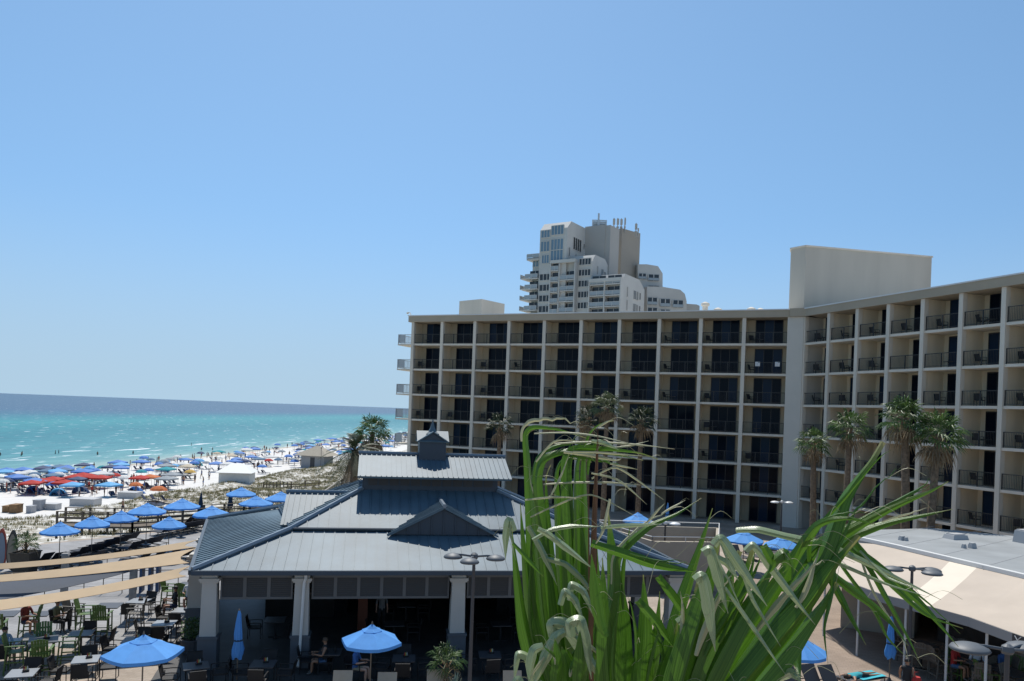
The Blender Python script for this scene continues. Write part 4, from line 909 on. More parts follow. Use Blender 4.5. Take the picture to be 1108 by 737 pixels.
# ------------------------------------------------------------------ shade sails and their posts
m_sail = mat('tan_sailcloth', (.62,.47,.30), .85, trans=.3, var=.04, scale=2)
m_sailg = mat('slate_sailcloth', (.06,.07,.09), .85, trans=.05, var=.05, scale=2)
def sail(label, a, b, c, d, m, sag=.35):
    """a,b: near edge left to right; d,c: far edge left to right"""
    o = MB(); A,B,C,D = map(Vector,(a,b,c,d)); nu, nv = 20, 6
    def fn(u, v):
        p = (A*(1-u)+B*u)*(1-v)+(D*(1-u)+C*u)*v
        inn = .10*sin(pi*u); v2 = inn+(1-2*inn)*v; p = (A*(1-u)+B*u)*(1-v2)+(D*(1-u)+C*u)*v2
        inn = .05*sin(pi*v); u2 = inn+(1-2*inn)*u; p = (A*(1-u2)+B*u2)*(1-v2)+(D*(1-u2)+C*u2)*v2
        return p-Vector((0,0,sag*sin(pi*u2)*.8))
    o.grid(fn, nu, nv); o.grid(lambda u,v: fn(1-u,v)-Vector((0,0,.012)), nu, nv)
    return tag(o.build('shade_sail', m, smooth=True), label, 'shade sail', 'shade sails over the terrace')
sail('tan shade sail, the thin one farthest up at the pavilion eave corner', G(-90,622,3.0), G(211,592,3.5), G(214,584,3.7), G(-60,613,3.2), m_sail, .2)
sail('tan shade sail, the widest one, stretched above the slate grey sail', G(-120,636,3.0), G(205,609,3.3), G(213,593,3.6), G(-110,630,3.15), m_sail, .2)
sail('tan shade sail, the nearest one running low above the green bar chairs', G(-60,668,3.0), G(202,623,3.2), G(207,612,3.42), G(-70,656,3.15), m_sail, .2)
sail('slate grey shade sail hanging below the tan ones at the left edge', G(-110,668,2.6), G(146,617,2.7), G(152,614,2.8), G(-100,622,2.9), m_sailg, .25)
for px, py, w in ((69,652,'short grey stone pillar between deck and terrace, left of two'),(143,656,'short grey stone pillar between deck and terrace, right of two')):
    t = thing('stone_pillar', w, 'pillar', G(px,py,0), .2); b = MB(); b.box((0,0,1.1),(.26,.26,2.2)); b.build('shaft', mat('grey_stone',(.27,.26,.25),.85,var=.15,scale=5), t); b = MB(); b.box((0,0,2.24),(.34,.34,.09),0,.8); b.build('cap', mat('grey_stone',(.27,.26,.25)), t)
# thin post and wire rail between deck and terrace
t = thing('wire_fence', 'thin bronze post and wire fence along the edge of the deck', 'fence', G(60,650,0)); FM = Matrix.Translation(-Vector(t.location))
fa, fb = G(-40,646,0), G(212,640,0); n = 12
for i in range(n+1):
    p = fa.lerp(fb, i/n); d = MB(FM); d.tube([(p.x,p.y,0),(p.x,p.y,1.12)],.022,5); d.build('post', m_pole, t)
for h in (1.1,.72,.36): d = MB(FM); d.bar(fa+Vector((0,0,h)), fb+Vector((0,0,h)), .02 if h > 1 else .007, 4); d.build('rail', m_pole, t)

# ------------------------------------------------------------------ lamp posts with dished heads
m_lampm = mat('grey_lamp_metal', (.10,.11,.12), .55, metal=.0); m_lamppole = mat('charcoal_pole', (.05,.05,.055), .5)
def lamp(label, loc, h, heads, r=.36, m=None, arm=.55):
    t = thing('lamp_post', label, 'lamp post', loc)
    p = MB(); p.tube([(0,0,0),(0,0,h)],[.07,.05],10); p.lathe([(.13,0),(.13,.08),(.09,.12)],12); p.build('pole', m_lamppole, t)
    c = MB(); c.lathe([(.10,h-.03),(.13,h+.03),(.11,h+.13),(.04,h+.18)],12); c.build('hub', m or m_lampm, t)
    for a in heads:
        x, y = cos(a)*(arm+r*.4), sin(a)*(arm+r*.4)
        k = MB(); k.tube([(0,0,h+.05),(x*.6,y*.6,h+.09),(x,y,h+.08)],.035,6); k.build('arm', m or m_lampm, t)
        k = MB(); k.lathe([(.05,h-.06),(r*.92,h-.03),(r,h+.0),(r*.9,h+.05),(r*.6,h+.10),(r*.2,h+.13),(.03,h+.135)],18,(x,y,0)); k.build('lamp_head', m or m_lampm, t, smooth=True)
    return t
p = at(513,604,24.0); lamp('dark lamp post with three dished heads in front of the pavilion', (p.x,24.0,0), p.z, (pi*.97,-.55*pi,.02), .30)
p = at(987,617,28.0); lamp('dark lamp post with three heads before the striped beige awning', (p.x,28.0,0), p.z, (pi,.0,-.9))
p = at(1090,706,16.0); lamp('nearest lamp post with wide heads at the right edge under the awning', (p.x,16.0,0), p.z, (pi*.93,-.3,.5), .40)
for px, py, D, w in ((504,565+2,50,None),(720,567,46,'small lamp post with two white heads in the shade behind the pump enclosure'),(846,544,62,'small lamp post with two white heads at the hotel corner')):
    if w: p = at(px,py,D); lamp(w, (p.x,D,0), p.z, (pi,0), .36, mat('white_lamp',(.65,.66,.66),.4), .42)

# ------------------------------------------------------------------ dining terrace, left
K = {}
K['green'] = bar_chair('x', m_green); K['brown'] = bar_chair('x', m_brown); K['wick'] = wicker_chair('x')
K['bart'] = table('x', m_dtop, 1.04, .9, .9, 'bar_table'); K['silver'] = table('x', m_steel, .74, .8, .8, four=True); K['dark'] = table('x', m_dtop, .74, .8, .8)
K['cad'] = caddy()
USED = set()
def put(k, x, y, rz, label, group=None, z=0):
    if k in USED: return dup(K[k], (x,y,z), rz, label, group)
    USED.add(k); o = K[k]; o.location = (x,y,z); o.rotation_euler = (0,0,rz); o['label'] = label
    if group: o['group'] = group
    elif 'group' in o: del o['group']
    return o
def cset(kind, ch, px, py, h, rz, dist, sides, word, cad=True, chw=None):
    """a table whose top shows at px,py with chairs on some sides"""
    c = G(px,py,h); nm = {'bart':'dark bar-height table','silver':'steel-topped table','dark':'charcoal table'}[kind]
    put(kind, c.x, c.y, rz, nm+' '+word, 'terrace tables')
    if cad: put('cad', c.x+.05, c.y+.1, rz+.3, 'small condiment caddy on the '+nm+' '+word, 'condiment caddies', h+.001)
    cn = {'green':'green slatted bar chair','brown':'grey-brown slatted bar chair','wick':'dark wicker chair'}[ch]
    sd = {0:'near',1:'right',2:'far',3:'left'}
    for s in sides:
        a = rz-pi/2+s*pi/2; put(ch, c.x+cos(a)*dist, c.y+sin(a)*dist, a-pi/2+RND.uniform(-.2,.2), cn+', '+sd[s]+' side, '+word, 'terrace '+('bar chairs' if ch != 'wick' else 'wicker chairs'))
cset('bart','green',47,692,1.04,.5,.78,(0,1,2,3),'at lower left among four green chairs')
cset('silver','wick',93,713,.74,.35,.72,(0,1,2,3),'left of the nearest left umbrella')
cset('bart','green',118,655,1.04,.2,.85,(0,3),'behind the nearest left umbrella, with green chair',False)
c = G(118,655,1.04); put('brown', c.x+1.0, c.y+.2, -1.3, 'grey-brown slatted bar chair right of the tall table', 'terrace bar chairs'); put('brown', c.x-1.5, c.y+.1, 1.5, 'grey-brown slatted bar chair standing empty and tall, leftmost', 'terrace bar chairs')
cset('silver','wick',178,674,.74,.15,.75,(0,1,3),'right behind the nearest left umbrella')
cset('silver','wick',199,660,.74,.1,.75,(0,1,3),'close to the pavilion corner column')
cset('silver','wick',150,650,.74,.0,.78,(0,1,2),'below the low end of the tan sail')
cset('bart','green',205,632,1.04,.1,.85,(0,1,3),'beside the pavilion corner, with diners',False)
cset('dark','wick',212,720,.74,.45,.75,(0,1,2,3),'at the foot of the corner column')
cset('dark','wick',285,718,.74,.1,.75,(0,1,2,3),'in shade between the first two columns')
cset('dark','wick',357,705,.74,.1,.78,(3,),'in shade where two guests sit',False)
cset('dark','wick',437,712,.74,.1,.75,(0,1,2,3),'in shade right of the open umbrella')
cset('dark','wick',530,708,.74,.1,.75,(0,1,3),'in shade beside the three-headed lamp')
cset('bart','green',5,664,1.04,.3,.85,(0,1),'at the left edge under the sails',False)
cset('silver','wick',8,694,.74,.3,.75,(0,1,3),'at the left edge behind the bar table',False)
cset('dark','wick',88,685,.74,.3,.78,(1,2),'between bar table and tall chairs',False)
cset('silver','wick',24,728,.74,.3,.75,(0,1,2),'at the very bottom left corner')
cset('dark','wick',146,692,.74,.2,.75,(1,2,3),'just behind the nearest left umbrella')
cset('dark','wick',42,664,.74,.3,.8,(1,),'where a man in olive sits',False)
# deep inside the pavilion
for i, (u, v) in enumerate(((2.4,4.2),(7.2,3.4),(7.8,6.4),(11.6,3.2),(13.4,5.5),(16.2,3.4))):
    q = pw(u,v); put('dark', q.x, q.y, .18, 'charcoal table deep in the shade of the pavilion', 'tables inside the pavilion')
    for s in (-1,1): put('wick', q.x+s*.78, q.y+s*.13, s*-pi/2+.18, 'dark wicker chair deep in the shade of the pavilion', 'chairs inside the pavilion')
def seated(px, py, rz, label, top, **k):
    p = G(px,py,0); return person((p.x,p.y,0), rz, label, 'sit', top, k.pop('bottom','navy'), **k)
c = G(62,657,1.0); person((c.x,c.y,0), 1.4, 'person in an olive shirt with dark hair sitting at a terrace table', 'sit', 'olive','black', 1, 0, sleeve=True, long=True, detail=True)
put('wick', c.x+.12, c.y+.05, 1.4-pi+pi, 'dark wicker chair holding the man in olive', 'terrace wicker chairs')
for px, py, rz, lab, top, z, sk in ((28,660,1.2,'person in a rust red top sitting under the grey sail','rust',.3,1),(5,690,1.0,'person in a pale blue shirt seated at the left edge','pale',0,0),(190,644,-1.0,'person in dark clothes sitting left of the bar table by the pavilion','black',.3,1),(205,636,0.2,'person in white behind the bar table by the pavilion','white',.3,0),(222,642,1.2,'person in dark red sitting right of the bar table by the pavilion','red',.3,1)):
    c = G(px,py,.9+z); person((c.x,c.y,z), rz, lab, 'sit', top, 'navy', sk, 0, sleeve=True, detail=True)
c = G(352,700,.95); person((c.x,c.y,0), -1.3+.0, 'person in a black tank top eating at a shaded table', 'sit','black','jeans',1,1, detail=True); put('wick', c.x, c.y+.06, -1.3, 'dark wicker chair under the guest in black', 'terrace wicker chairs')
c = G(385,708,.95); person((c.x,c.y,0), 1.4, 'person in a blue shirt leaning at a shaded table', 'sit','blue','khaki',0,1, sleeve=True, detail=True); put('wick', c.x, c.y+.06, 1.4, 'dark wicker chair under the guest in blue', 'terrace wicker chairs')
q = pw(6.7,5.0); person(q, .3, 'person in a white shirt greyed for shade, standing deep inside the dark pavilion', 'stand','grey','black',0,2, sleeve=True, long=True, detail=True)  # white shirt coloured grey, the dimness indoors put into the cloth
# cushioned pool chairs whose backs rise at the bottom edge
m_slate = mat('slate_planter', (.08,.085,.095), .7)
K['tan'] = lounger('x', m_tan, m_pole, 1.1, 'cushioned_chair')
for px, py, w in ((373,731,'tan cushioned pool chair left of the front umbrella pole'),(421,733,'tan cushioned pool chair right of the front umbrella pole'),(474,730,'tan cushioned pool chair left of the small potted palm'),(556,731,'tan cushioned pool chair beside the large palm fronds')):
    c = G(px,py,.85); put('tan', c.x, c.y-.55, .1, w, 'tan cushioned chairs')
# sun loungers on the deck
m_lgr = mat('navy_sling', (.022,.027,.04), .8); m_lfr = mat('bronze_frame', (.09,.08,.07), .5)
K['deck'] = lounger('x', m_lgr, m_lfr, .75)
i = 0
for px0, py0, px1, py1, n, w in ((44,607,70,606,3,'under the umbrella by the surfboards'),(84,600,128,586,6,'in the dark row behind the stone pillars'),(100,596,140,583,5,'in the second dark row of the deck'),(140,594,166,587,4,'in the pale row right of the dark one'),(176,576,214,569,6,'in the row beside the fifth umbrella'),(66,612,100,604,3,'nearest the wire fence'),(200,566,232,560,5,'in the far row before the boardwalk'),(150,606,212,600,5,'half hidden behind the tan sail')):
    for k in range(n):
        f = k/max(1,n-1); c = G(px0+(px1-px0)*f, py0+(py1-py0)*f, .3)
        put('deck', c.x, c.y, -2.0+RND.uniform(-.08,.08), 'navy sling sun lounger '+w, 'sun loungers on the pool deck'); i += 1
t0_ = G(182,569,.72); 
t = thing('towel_stand', 'blue towel stand with open shelves behind the tan sails', 'stand', G(158,640,0), .2); d = MB()
for x in (-.55,-.2,.2,.55): d.b2(x-.06,x+.06,-.3,.3,0,1.5)
d.build('side_panel', mat('blue_paint',(.03,.07,.16),.6), t); d = MB(); d.b2(-.65,.65,-.35,.35,1.5,1.6); d.build('top', mat('blue_paint',(.03,.07,.16)), t)
# surfboards and planter at the left edge
def board(label, px, py, col, stripe, rz):
    c = G(px,py,0); t = thing('surfboard', label, 'surfboard', c, rz); out = [(0,0),(.17,.10),(.26,.45),(.29,.95),(.27,1.45),(.19,1.9),(.08,2.16),(0,2.22)]
    def bd(sc, y0, y1, name, m, parent):
        ps = [(x*sc,z*sc+(1-sc)*1.1) for x,z in out]+[(-x*sc,z*sc+(1-sc)*1.1) for x,z in out[-2:0:-1]]; n = len(ps)
        d = MB(); d.add([(x,y0+.06*(z-1.1)**2,z) for x,z in ps]+[(x,y1+.06*(z-1.1)**2,z) for x,z in ps],[list(range(n)),list(range(n,2*n))[::-1]]+[(i,i+n,(i+1)%n+n,(i+1)%n) for i in range(n)]); return d.build(name, m, parent)
    b = bd(1,0,.06,'deck',col,t); bd(.8,-.008,-.001,'deck_panel',stripe,t)
    f = MB(); f.b2(-.01,.01,.06,.22,.15,.42); f.build('fin', m_leg, t)
board('dark surfboard with a tan centre panel standing by the planter', 12, 618, mat('dark_board',(.03,.03,.03),.35), mat('tan_board',(.28,.23,.17),.5), .1)
board('grey surfboard with red edges standing at the left edge', 0, 616, mat('red_board',(.35,.05,.03),.35), mat('grey_board',(.22,.25,.30),.5), .1)
def planter(label, loc, r=.35, h=.6, m=None, square=False):
    t = thing('planter', label, 'planter', loc); d = MB()
    d.lathe([(r*.75,0),(r,h),(r*1.06,h),(r*1.06,h+.05),(r*.92,h+.05),(r*.9,h-.05)],4 if square else 16); d.build('pot', m or m_slate, t); d = MB(); d.lathe([(.01,h-.02),(r*.91,h-.04)],12 if not square else 4,cap=False); d.build('soil', mat('soil',(.04,.028,.02),.9), t); return t
planter('square dark wooden planter with a small palm by the surfboards', G(27,620,0), .75, 1.1, mat('dark_slats',(.07,.055,.04),.8,var=.2,scale=6), True)
planter('round grey planter holding the small bottom-centre palm', G(482,742,.5).xy.to_3d(), .35, .6)
planter('pale square planter of agave at the bottom centre', G(492,746,.5).xy.to_3d(), .35, .55, mat('pale_planter',(.40,.42,.44),.7), True)
planter('dark planter of leafy shrub by the pavilion corner column', G(207,706,0), .42, .5)

# ------------------------------------------------------------------ right terrace by the bar
K['grey'] = lounger('x', m_sling, m_lfr, .95)
for px, py, w in ((858,727,'left of three'),(880,725,'middle of three'),(899,726,'right of three')):
    c = G(px,py,.75); put('grey', c.x, c.y-.6, .35, 'grey sling lounger at the bottom edge, '+w, 'grey loungers by the bar')
K['flat'] = lounger('x', m_sling, m_lfr, .04)
c = G(931,731,.4); put('flat', c.x, c.y, 2.0, 'grey sling lounger under the turquoise towel', 'grey loungers by the bar')
d = MB(Matrix.Translation((c.x,c.y,0)) @ Matrix.Rotation(2.0,4,'Z')); d.grid(lambda u,v: (-.33+.66*u,-.95+1.2*v,.385+.012*sin(7*u+5*v)),8,12); d.grid(lambda u,v: (.33-.66*u,-.95+1.2*v,.375+.012*sin(7*u+5*v)),8,12); tag(d.build('beach_towel', mat('turquoise_towel',(.05,.42,.50),.95)), 'turquoise beach towel spread on a lounger at lower right', 'towel')
person((c.x,c.y,.30), 2.0, 'person sunbathing on the turquoise towel at lower right', 'lie', 'teal','black',1,1, detail=True)
c = G(982,712,1.72); person((c.x,c.y,0), 2.6, 'person in a black top walking past the bar with a red bag', 'walk','black','grey',1,0, detail=True)
d = MB(Matrix.Translation((c.x+.22,c.y-.22,1.02))); d.lathe([(.10,-.16),(.14,-.1),(.15,.05),(.11,.14)],12); d.tube([(-.1,0,.12),(-.08,0,.3),(.08,0,.3),(.1,0,.12)],.012,5); tag(d.build('shoulder_bag', cloth('red')), 'small red bag carried by the person walking at the bar', 'bag')
for i, (s, off) in enumerate(((2.2,1.5),(2.9,1.6),(3.5,1.4),(4.1,1.6),(4.7,1.5))):
    q = lerp_poly(lo, s)+Vector((off,.3,0)); put('bart', q.x, q.y, .3, 'dark bar-height table under the beige awning', 'tables under the awning')
    for a in (0,2.2,4.2): put('green' if i in (3,) or a == 0 and i == 2 else 'brown', q.x+.8*cos(a+i), q.y+.8*sin(a+i), a+i-pi/2, ('green' if i in (3,) or a == 0 and i == 2 else 'grey-brown')+' slatted bar chair under the beige awning', 'bar chairs under the awning')
q = lerp_poly(lo, 3.25)+Vector((.9,.5,0))
for (dx, rz, lab, top, sk) in ((.0,.6,'person in a red shirt on a bar chair under the awning','red',1),(.75,-.4,'person in a white shirt on a bar chair under the awning','white',0),(1.6,.2,'person in blue leaning at a table under the awning','blue',1)):
    person((q.x+dx,q.y-.2*dx,.3), rz, lab, 'sit', top, 'jeans', sk, 0, sleeve=True, detail=True)
# people and furniture seen between the fronds beyond the enclosure
for px, py, lab, top in ((738,588,'person in a white shirt standing beyond the pump enclosure near the pool umbrellas','white'),):
    c = G(788,588,1.3); person((c.x,c.y,0), .4, lab, 'stand', top, 'navy', 1, 0, sleeve=True)
for i in range(7):
    c = G(800+i*13, 600-i*1.2, .4); put('grey', c.x, c.y, .3, 'grey sling lounger by the pool umbrellas behind the fronds', 'grey loungers by the pool')

# ------------------------------------------------------------------ chairs and tables on the balconies
K['bch'] = wicker_chair('x', mat('black_mesh',(.02,.02,.022),.6), None, 'balcony_chair'); K['btb'] = table('x', m_dtop, .5, .5, .5, 'balcony_table')
ordn = ['first','second','third','fourth','fifth','sixth','seventh','eighth','ninth','tenth']
R2 = random.Random(11)
for w, j, k, p in BALC:
    if w == 'pool' and k < 3 and j < 5: continue
    if w == 'bar' and j > 6: continue
    face = 1.9 if w == 'bar' else .4; wn_ = 'pool wing' if w == 'pool' else 'right wing'
    if R2.random() < (.92 if w == 'bar' else .62): put('bch', p.x, p.y, face+R2.uniform(-.6,.6), 'black balcony chair, %s balcony from the left, floor %d, %s' % (ordn[j], k+1, wn_), 'balcony chairs', p.z)
    if R2.random() < (.5 if w == 'bar' else .3): 
        u = Vector((.34,-.94,0)) if w == 'bar' else Vector((.92,-.39,0)); q = p+u*.62; put('btb', q.x, q.y, 0, 'black balcony table, %s balcony from the left, floor %d, %s' % (ordn[j], k+1, wn_), 'balcony tables', p.z)

m_towel = mat('white_towel',(.66,.66,.65),.95)
for w, j, k, p in BALC:
    key = (w,j,k)
    for q_ in ((0,1) if key == ('pool',9,5) else ()):
        uu = Vector((.922,-.389,0)) if w == 'pool' else Vector((.341,-.940,0)); nn = Vector((-.389,-.922,0)) if w == 'pool' else Vector((-.940,-.341,0)); o = p+nn*(.95 if w == 'pool' else 1.0)+uu*(.35+1.75*q_); d = MB()
        for s_ in (-.045,.045): d.grid(lambda u,v: o+uu*(u*.42)+nn*(s_*(1 if v > .1 else .4)+.02*sin(6*u))+Vector((0,0,1.10-.42*v)), 6, 4)
        tag(d.build('towel', m_towel), ('right-hand' if q_ else 'left-hand')+' white towel over the railing, %s balcony from the left, floor %d, %s' % (ordn[j], k+1, 'pool wing' if w == 'pool' else 'right wing'), 'towel')
# ------------------------------------------------------------------ boardwalk rails and dune fences
m_wood = mat('weathered_wood', (.13,.105,.08), .9, var=.25, scale=3)
m_woodl = mat('grey_rail_wood', (.26,.24,.21), .9, var=.15, scale=3)
def railing(label, pts, h=1.05, post=1.6, rails=(1.0,.62,.28), m=None, z=None):
    pts = [Vector(p) for p in pts]; t = thing('wooden_railing', label, 'railing', pts[0]); M = Matrix.Translation(-pts[0]); np_ = 0
    for a, b in zip(pts[:-1], pts[1:]):
        L = (b-a).length; n = max(1,int(L/post))
        for i in range(n+1):
            p = a.lerp(b,i/n); d = MB(M); d.b2(p.x-.06,p.x+.06,p.y-.06,p.y+.06,min(p.z,land_z(p.x,p.y))-.2,p.z+h); d.build('post', m or m_wood, t)
        for r in rails:
            d = MB(M); dr = (b-a).normalized(); nn = Vector((-dr.y,dr.x,0))*(.05 if r < .9 else .08); zz = Vector((0,0,r*h)); d.slab([a+zz+nn,b+zz+nn,b+zz-nn,a+zz-nn],.10 if r < .9 else .05); d.build('rail', m or m_wood, t)
bw = [G(76,565,.3),G(140,563,.3),G(206,560.5,.3),G(320,560,.3)]
bw = [Vector((-32.4,56.2,.35)),Vector((-27.4,56.9,.35)),Vector((-21.5,62.4,.35)),Vector((-13.2,66.6,.35))]
bw2 = [p+Vector((.55,-2.0,0)) if i < 2 else p+Vector((1.0,-1.5,0)) for i, p in enumerate(bw)]
railing('weathered wooden rail along the far side of the boardwalk, behind the blue umbrellas', bw)
railing('weathered wooden rail along the near side of the boardwalk, behind the blue umbrellas', bw2)
d = MB()
for (a, b), (a2, b2) in zip(zip(bw[:-1],bw[1:]),zip(bw2[:-1],bw2[1:])): d.slab([a2+Vector((0,0,.0)),b2,b,a],.14)
tag(d.build('boardwalk', m_wood), kind='structure')
railing('pale sloping handrail beside the white beach ramp', [Vector((-17.8,71.5,.1)),Vector((-18.8,86,.35)),Vector((-19.8,101,.6))], m=m_woodl, post=1.5)
railing('handrail on the far side of the white beach ramp', [Vector((-15.2,72,.1)),Vector((-17.2,101,.3))], m=m_woodl, post=1.8)
railing('dark low dune fence in front of the tan-roofed beach shelter', [GL(300,502.5),GL(325,503.5),GL(350,503.5),GL(382,502)], h=1.7, m=m_wood, post=1.3, rails=(1,.75,.5,.25))
railing('thin dune fence across the scrub left of the ramp', [GL(285,529),GL(315,529),GL(345,527)], h=1.1, post=1.8, m=m_wood)
# ------------------------------------------------------------------ buildings and bins on the beach
hc = G(256,533,-5.9)
hut = thing('beach_hut', 'small white beach hut with a hipped roof and a low plinth', 'hut', hc, .10); hut.scale = (1.42,)*3; m_wh = mat('white_boards',(.68,.68,.66),.7,var=.03,scale=3)
d = MB(); d.b2(-1.75,1.75,-1.5,1.5,.3,2.55); d.build('wall', m_wh, hut); d = MB(); d.b2(-2.5,1.9,-2.6,-1.501,-.3,.85); d.build('plinth', mat('pale_concrete',(.58,.56,.52)), hut)
d = MB(); d.b2(-1.3,1.2,-1.53,-1.502,1.0,1.15); d.build('shutter', mat('grey_trim',(.35,.35,.35),.7), hut)
d = MB(); e = 2.1; d.slab([(-e,-1.85,2.5),(e,-1.85,2.5),(.7,0,3.5),(-.7,0,3.5)],.06); d.slab([(e,1.85,2.5),(-e,1.85,2.5),(-.7,0,3.5),(.7,0,3.5)],.06); d.add([(-e,-1.85,2.5),(-.7,0,3.5),(-e,1.85,2.5)],[(0,1,2)]); d.add([(e,-1.85,2.5),(e,1.85,2.5),(.7,0,3.5)],[(0,1,2)]); d.build('roof', mat('white_roof',(.74,.74,.72),.6), hut)
sc_ = G(343,505,-5.9); sh = thing('beach_shelter', 'beach restroom building with a tan hipped roof behind the dunes', 'building', sc_, -.25); sh.scale = (1.2,)*3
d = MB(); d.b2(-2.6,2.6,-2,2,-.3,2.6); d.build('wall', mat('grey_block',(.36,.36,.36),.85,var=.05,scale=2), sh); d = MB(); e = 3.7
for q in ([(-e,-3,2.4),(e,-3,2.4),(.4,0,4.3),(-.4,0,4.3)],[(e,3,2.4),(-e,3,2.4),(-.4,0,4.3),(.4,0,4.3)]): d.slab(q,.08)
d.add([(-e,-3,2.4),(-.4,0,4.3),(-e,3,2.4)],[(0,1,2)]); d.add([(e,-3,2.4),(e,3,2.4),(.4,0,4.3)],[(0,1,2)]); d.build('roof', mat('tan_shingle',(.38,.335,.265),.9,var=.08,scale=3), sh); d = MB(); d.b2(-.5,.5,-2.03,-2.002,-.2,2.0); d.build('door', m_lamppole, sh)
d = MB(); d.bar((1.6,-3.4,-.3),(1.6,-3.4,4.1),.05,5); d.lathe([(.05,4.0),(.2,4.1),(.05,4.25)],8,(1.6,-3.4,0)); tag(d.build('thin_pole', m_lamppole), 'thin dark pole beside the tan-roofed shelter', 'pole'); bpy.data.objects['thin_pole'].location = sc_; bpy.data.objects['thin_pole'].scale = (1.2,)*3
def crate(name, label, px0, px1, ytop, ybot, z, deep, m, cat):
    c0 = GL((px0+px1)/2,ybot); a = at(px0,ybot,c0.y); b = at(px1,ybot,c0.y); b.z = a.z; deep *= 1.4; h = (ybot-ytop)*a.y/F_PX; w = (b-a).length; t = thing(name, label, cat, a.lerp(b,.5), atan2(b.y-a.y,b.x-a.x)); d = MB(); d.b2(-w/2,w/2,0,deep,-.4,h); d.build('body', m, t); d = MB(); d.b2(-w/2-.05,w/2+.05,-.05,deep+.05,h,h+.07); d.build('lid', m, t)
m_crate = mat('brown_plywood',(.22,.13,.06),.85,var=.2,scale=3); m_bx = mat('grey_locker',(.33,.34,.36),.7); m_bx2 = mat('pale_locker',(.42,.42,.42),.7)
crate('storage_crate','brown wooden storage crate on the sand at far left, smaller one',2,9,548,555,-1.1,.9,m_crate,'crate'); crate('storage_crate','brown wooden storage crate on the sand at far left, larger one',9.5,17.5,546.5,556,-1.1,1.0,m_crate,'crate')
crate('beach_locker','dark grey beach locker, leftmost of the grey boxes',28,33.5,548,556,-1.0,.8,m_bx,'locker'); crate('beach_locker','tall grey beach locker among the boxes on the sand',35,43,541.5,553,-1.1,.9,m_bx,'locker'); crate('beach_locker','long low pale beach locker beside the tall grey one',43.5,60,545.5,552,-1.1,1,m_bx2,'locker')
crate('beach_locker','large pale beach box left of the dune crest',75,101,540,548,-1.2,1.6,m_bx2,'locker'); crate('beach_locker','large pale beach box half behind the dune grass',127,147,533,540,-1.2,1.6,m_bx2,'locker')
# ------------------------------------------------------------------ the crowd on the beach
def bumb(col, label):
    t = thing('beach_umbrella', label, 'umbrella', (0,0,-50)); m = mat('beach_'+col, BC[col], .85, trans=.2)
    p = MB(); p.bar((0,0,-.2),(0,0,2.1),.03,5); p.build('pole', mat('pale_wood',(.4,.33,.24),.7), t)
    c = MB(); n = 8; vs = [(0,0,2.15)]; fs = []
    for i,(r,z) in enumerate(((.55,2.06),(.95,1.83),(1.2,1.55))):
        for j in range(n*2): a = pi*j/n; rr = r*(1 if j%2 == 0 else .93); vs.append((rr*cos(a),rr*sin(a),z-(.04 if j%2 else 0)))
    m_ = n*2
    for j in range(m_): fs.append((0,1+j,1+(j+1)%m_))
    for i in range(2):
        for j in range(m_): fs.append((1+i*m_+j,1+(i+1)*m_+j,1+(i+1)*m_+(j+1)%m_,1+i*m_+(j+1)%m_))
    c.add(vs,fs); c.build('canopy', m, t); return t
def btent(col, label, w=3.0):
    t = thing('canopy_tent', label, 'canopy', (0,0,-50)); m = mat('beach_'+col, BC[col], .85, trans=.2); h = w/2
    for x in (-1,1):
        for y in (-1,1): p = MB(); p.bar((x*h*.95,y*h*.95,-.2),(x*h*.95,y*h*.95,2.0),.03,4); p.build('leg', m_bx2, t)
    c = MB(); c.add([(-h,-h,2.0),(h,-h,2.0),(h,h,2.0),(-h,h,2.0),(-h,-h,1.75),(h,-h,1.75),(h,h,1.75),(-h,h,1.75),(-.45*h,-.45*h,2.28),(.45*h,-.45*h,2.28),(.45*h,.45*h,2.28),(-.45*h,.45*h,2.28),(0,0,2.5)],[(4,5,1,0),(5,6,2,1),(6,7,3,2),(7,4,0,3),(0,1,9,8),(1,2,10,9),(2,3,11,10),(3,0,8,11),(8,9,12),(9,10,12),(10,11,12),(11,8,12)]); c.build('canopy', m, t); return t
def bdome(col, label):
    t = thing('sun_tent', label, 'tent', (0,0,-50)); m = mat('beach_'+col, BC[col], .7, trans=.15); c = MB()
    c.grid(lambda u,v: (1.25*cos(pi*u), -.8+1.7*v*(1-.0), max(0,1.35*sin(pi*u)*sin(pi*min(.999,.36+.62*v)))), 12, 6); c.build('shell', m, t)
    d = MB(); d.b2(-1.2,1.2,-.7,.8,-.02,.02); d.build('floor', m_bx, t); return t
BC = dict(blue=(.06,.20,.55), navy=(.02,.05,.14), sky=(.10,.38,.68), white=(.70,.70,.68), teal=(.03,.33,.38), red=(.50,.04,.03), orange=(.60,.17,.05), grey=(.33,.36,.38), beige=(.58,.50,.38), yellow=(.62,.40,.10), steel=(.13,.22,.33))
BK = {}
def bput(kind, col, x, y, rz, label, group, sc=1.0):
    key = (kind,col)
    if key not in BK:
        o = BK[key] = dict(u=bumb,t=btent,d=bdome)[kind](col,label); o.location = (x,y,land_z(x,y)); o.rotation_euler = (0,0,rz); o['group'] = group; o.scale = (sc,)*3; return o
    return dup(BK[key], (x,y,land_z(x,y)), rz, label, group, sc)
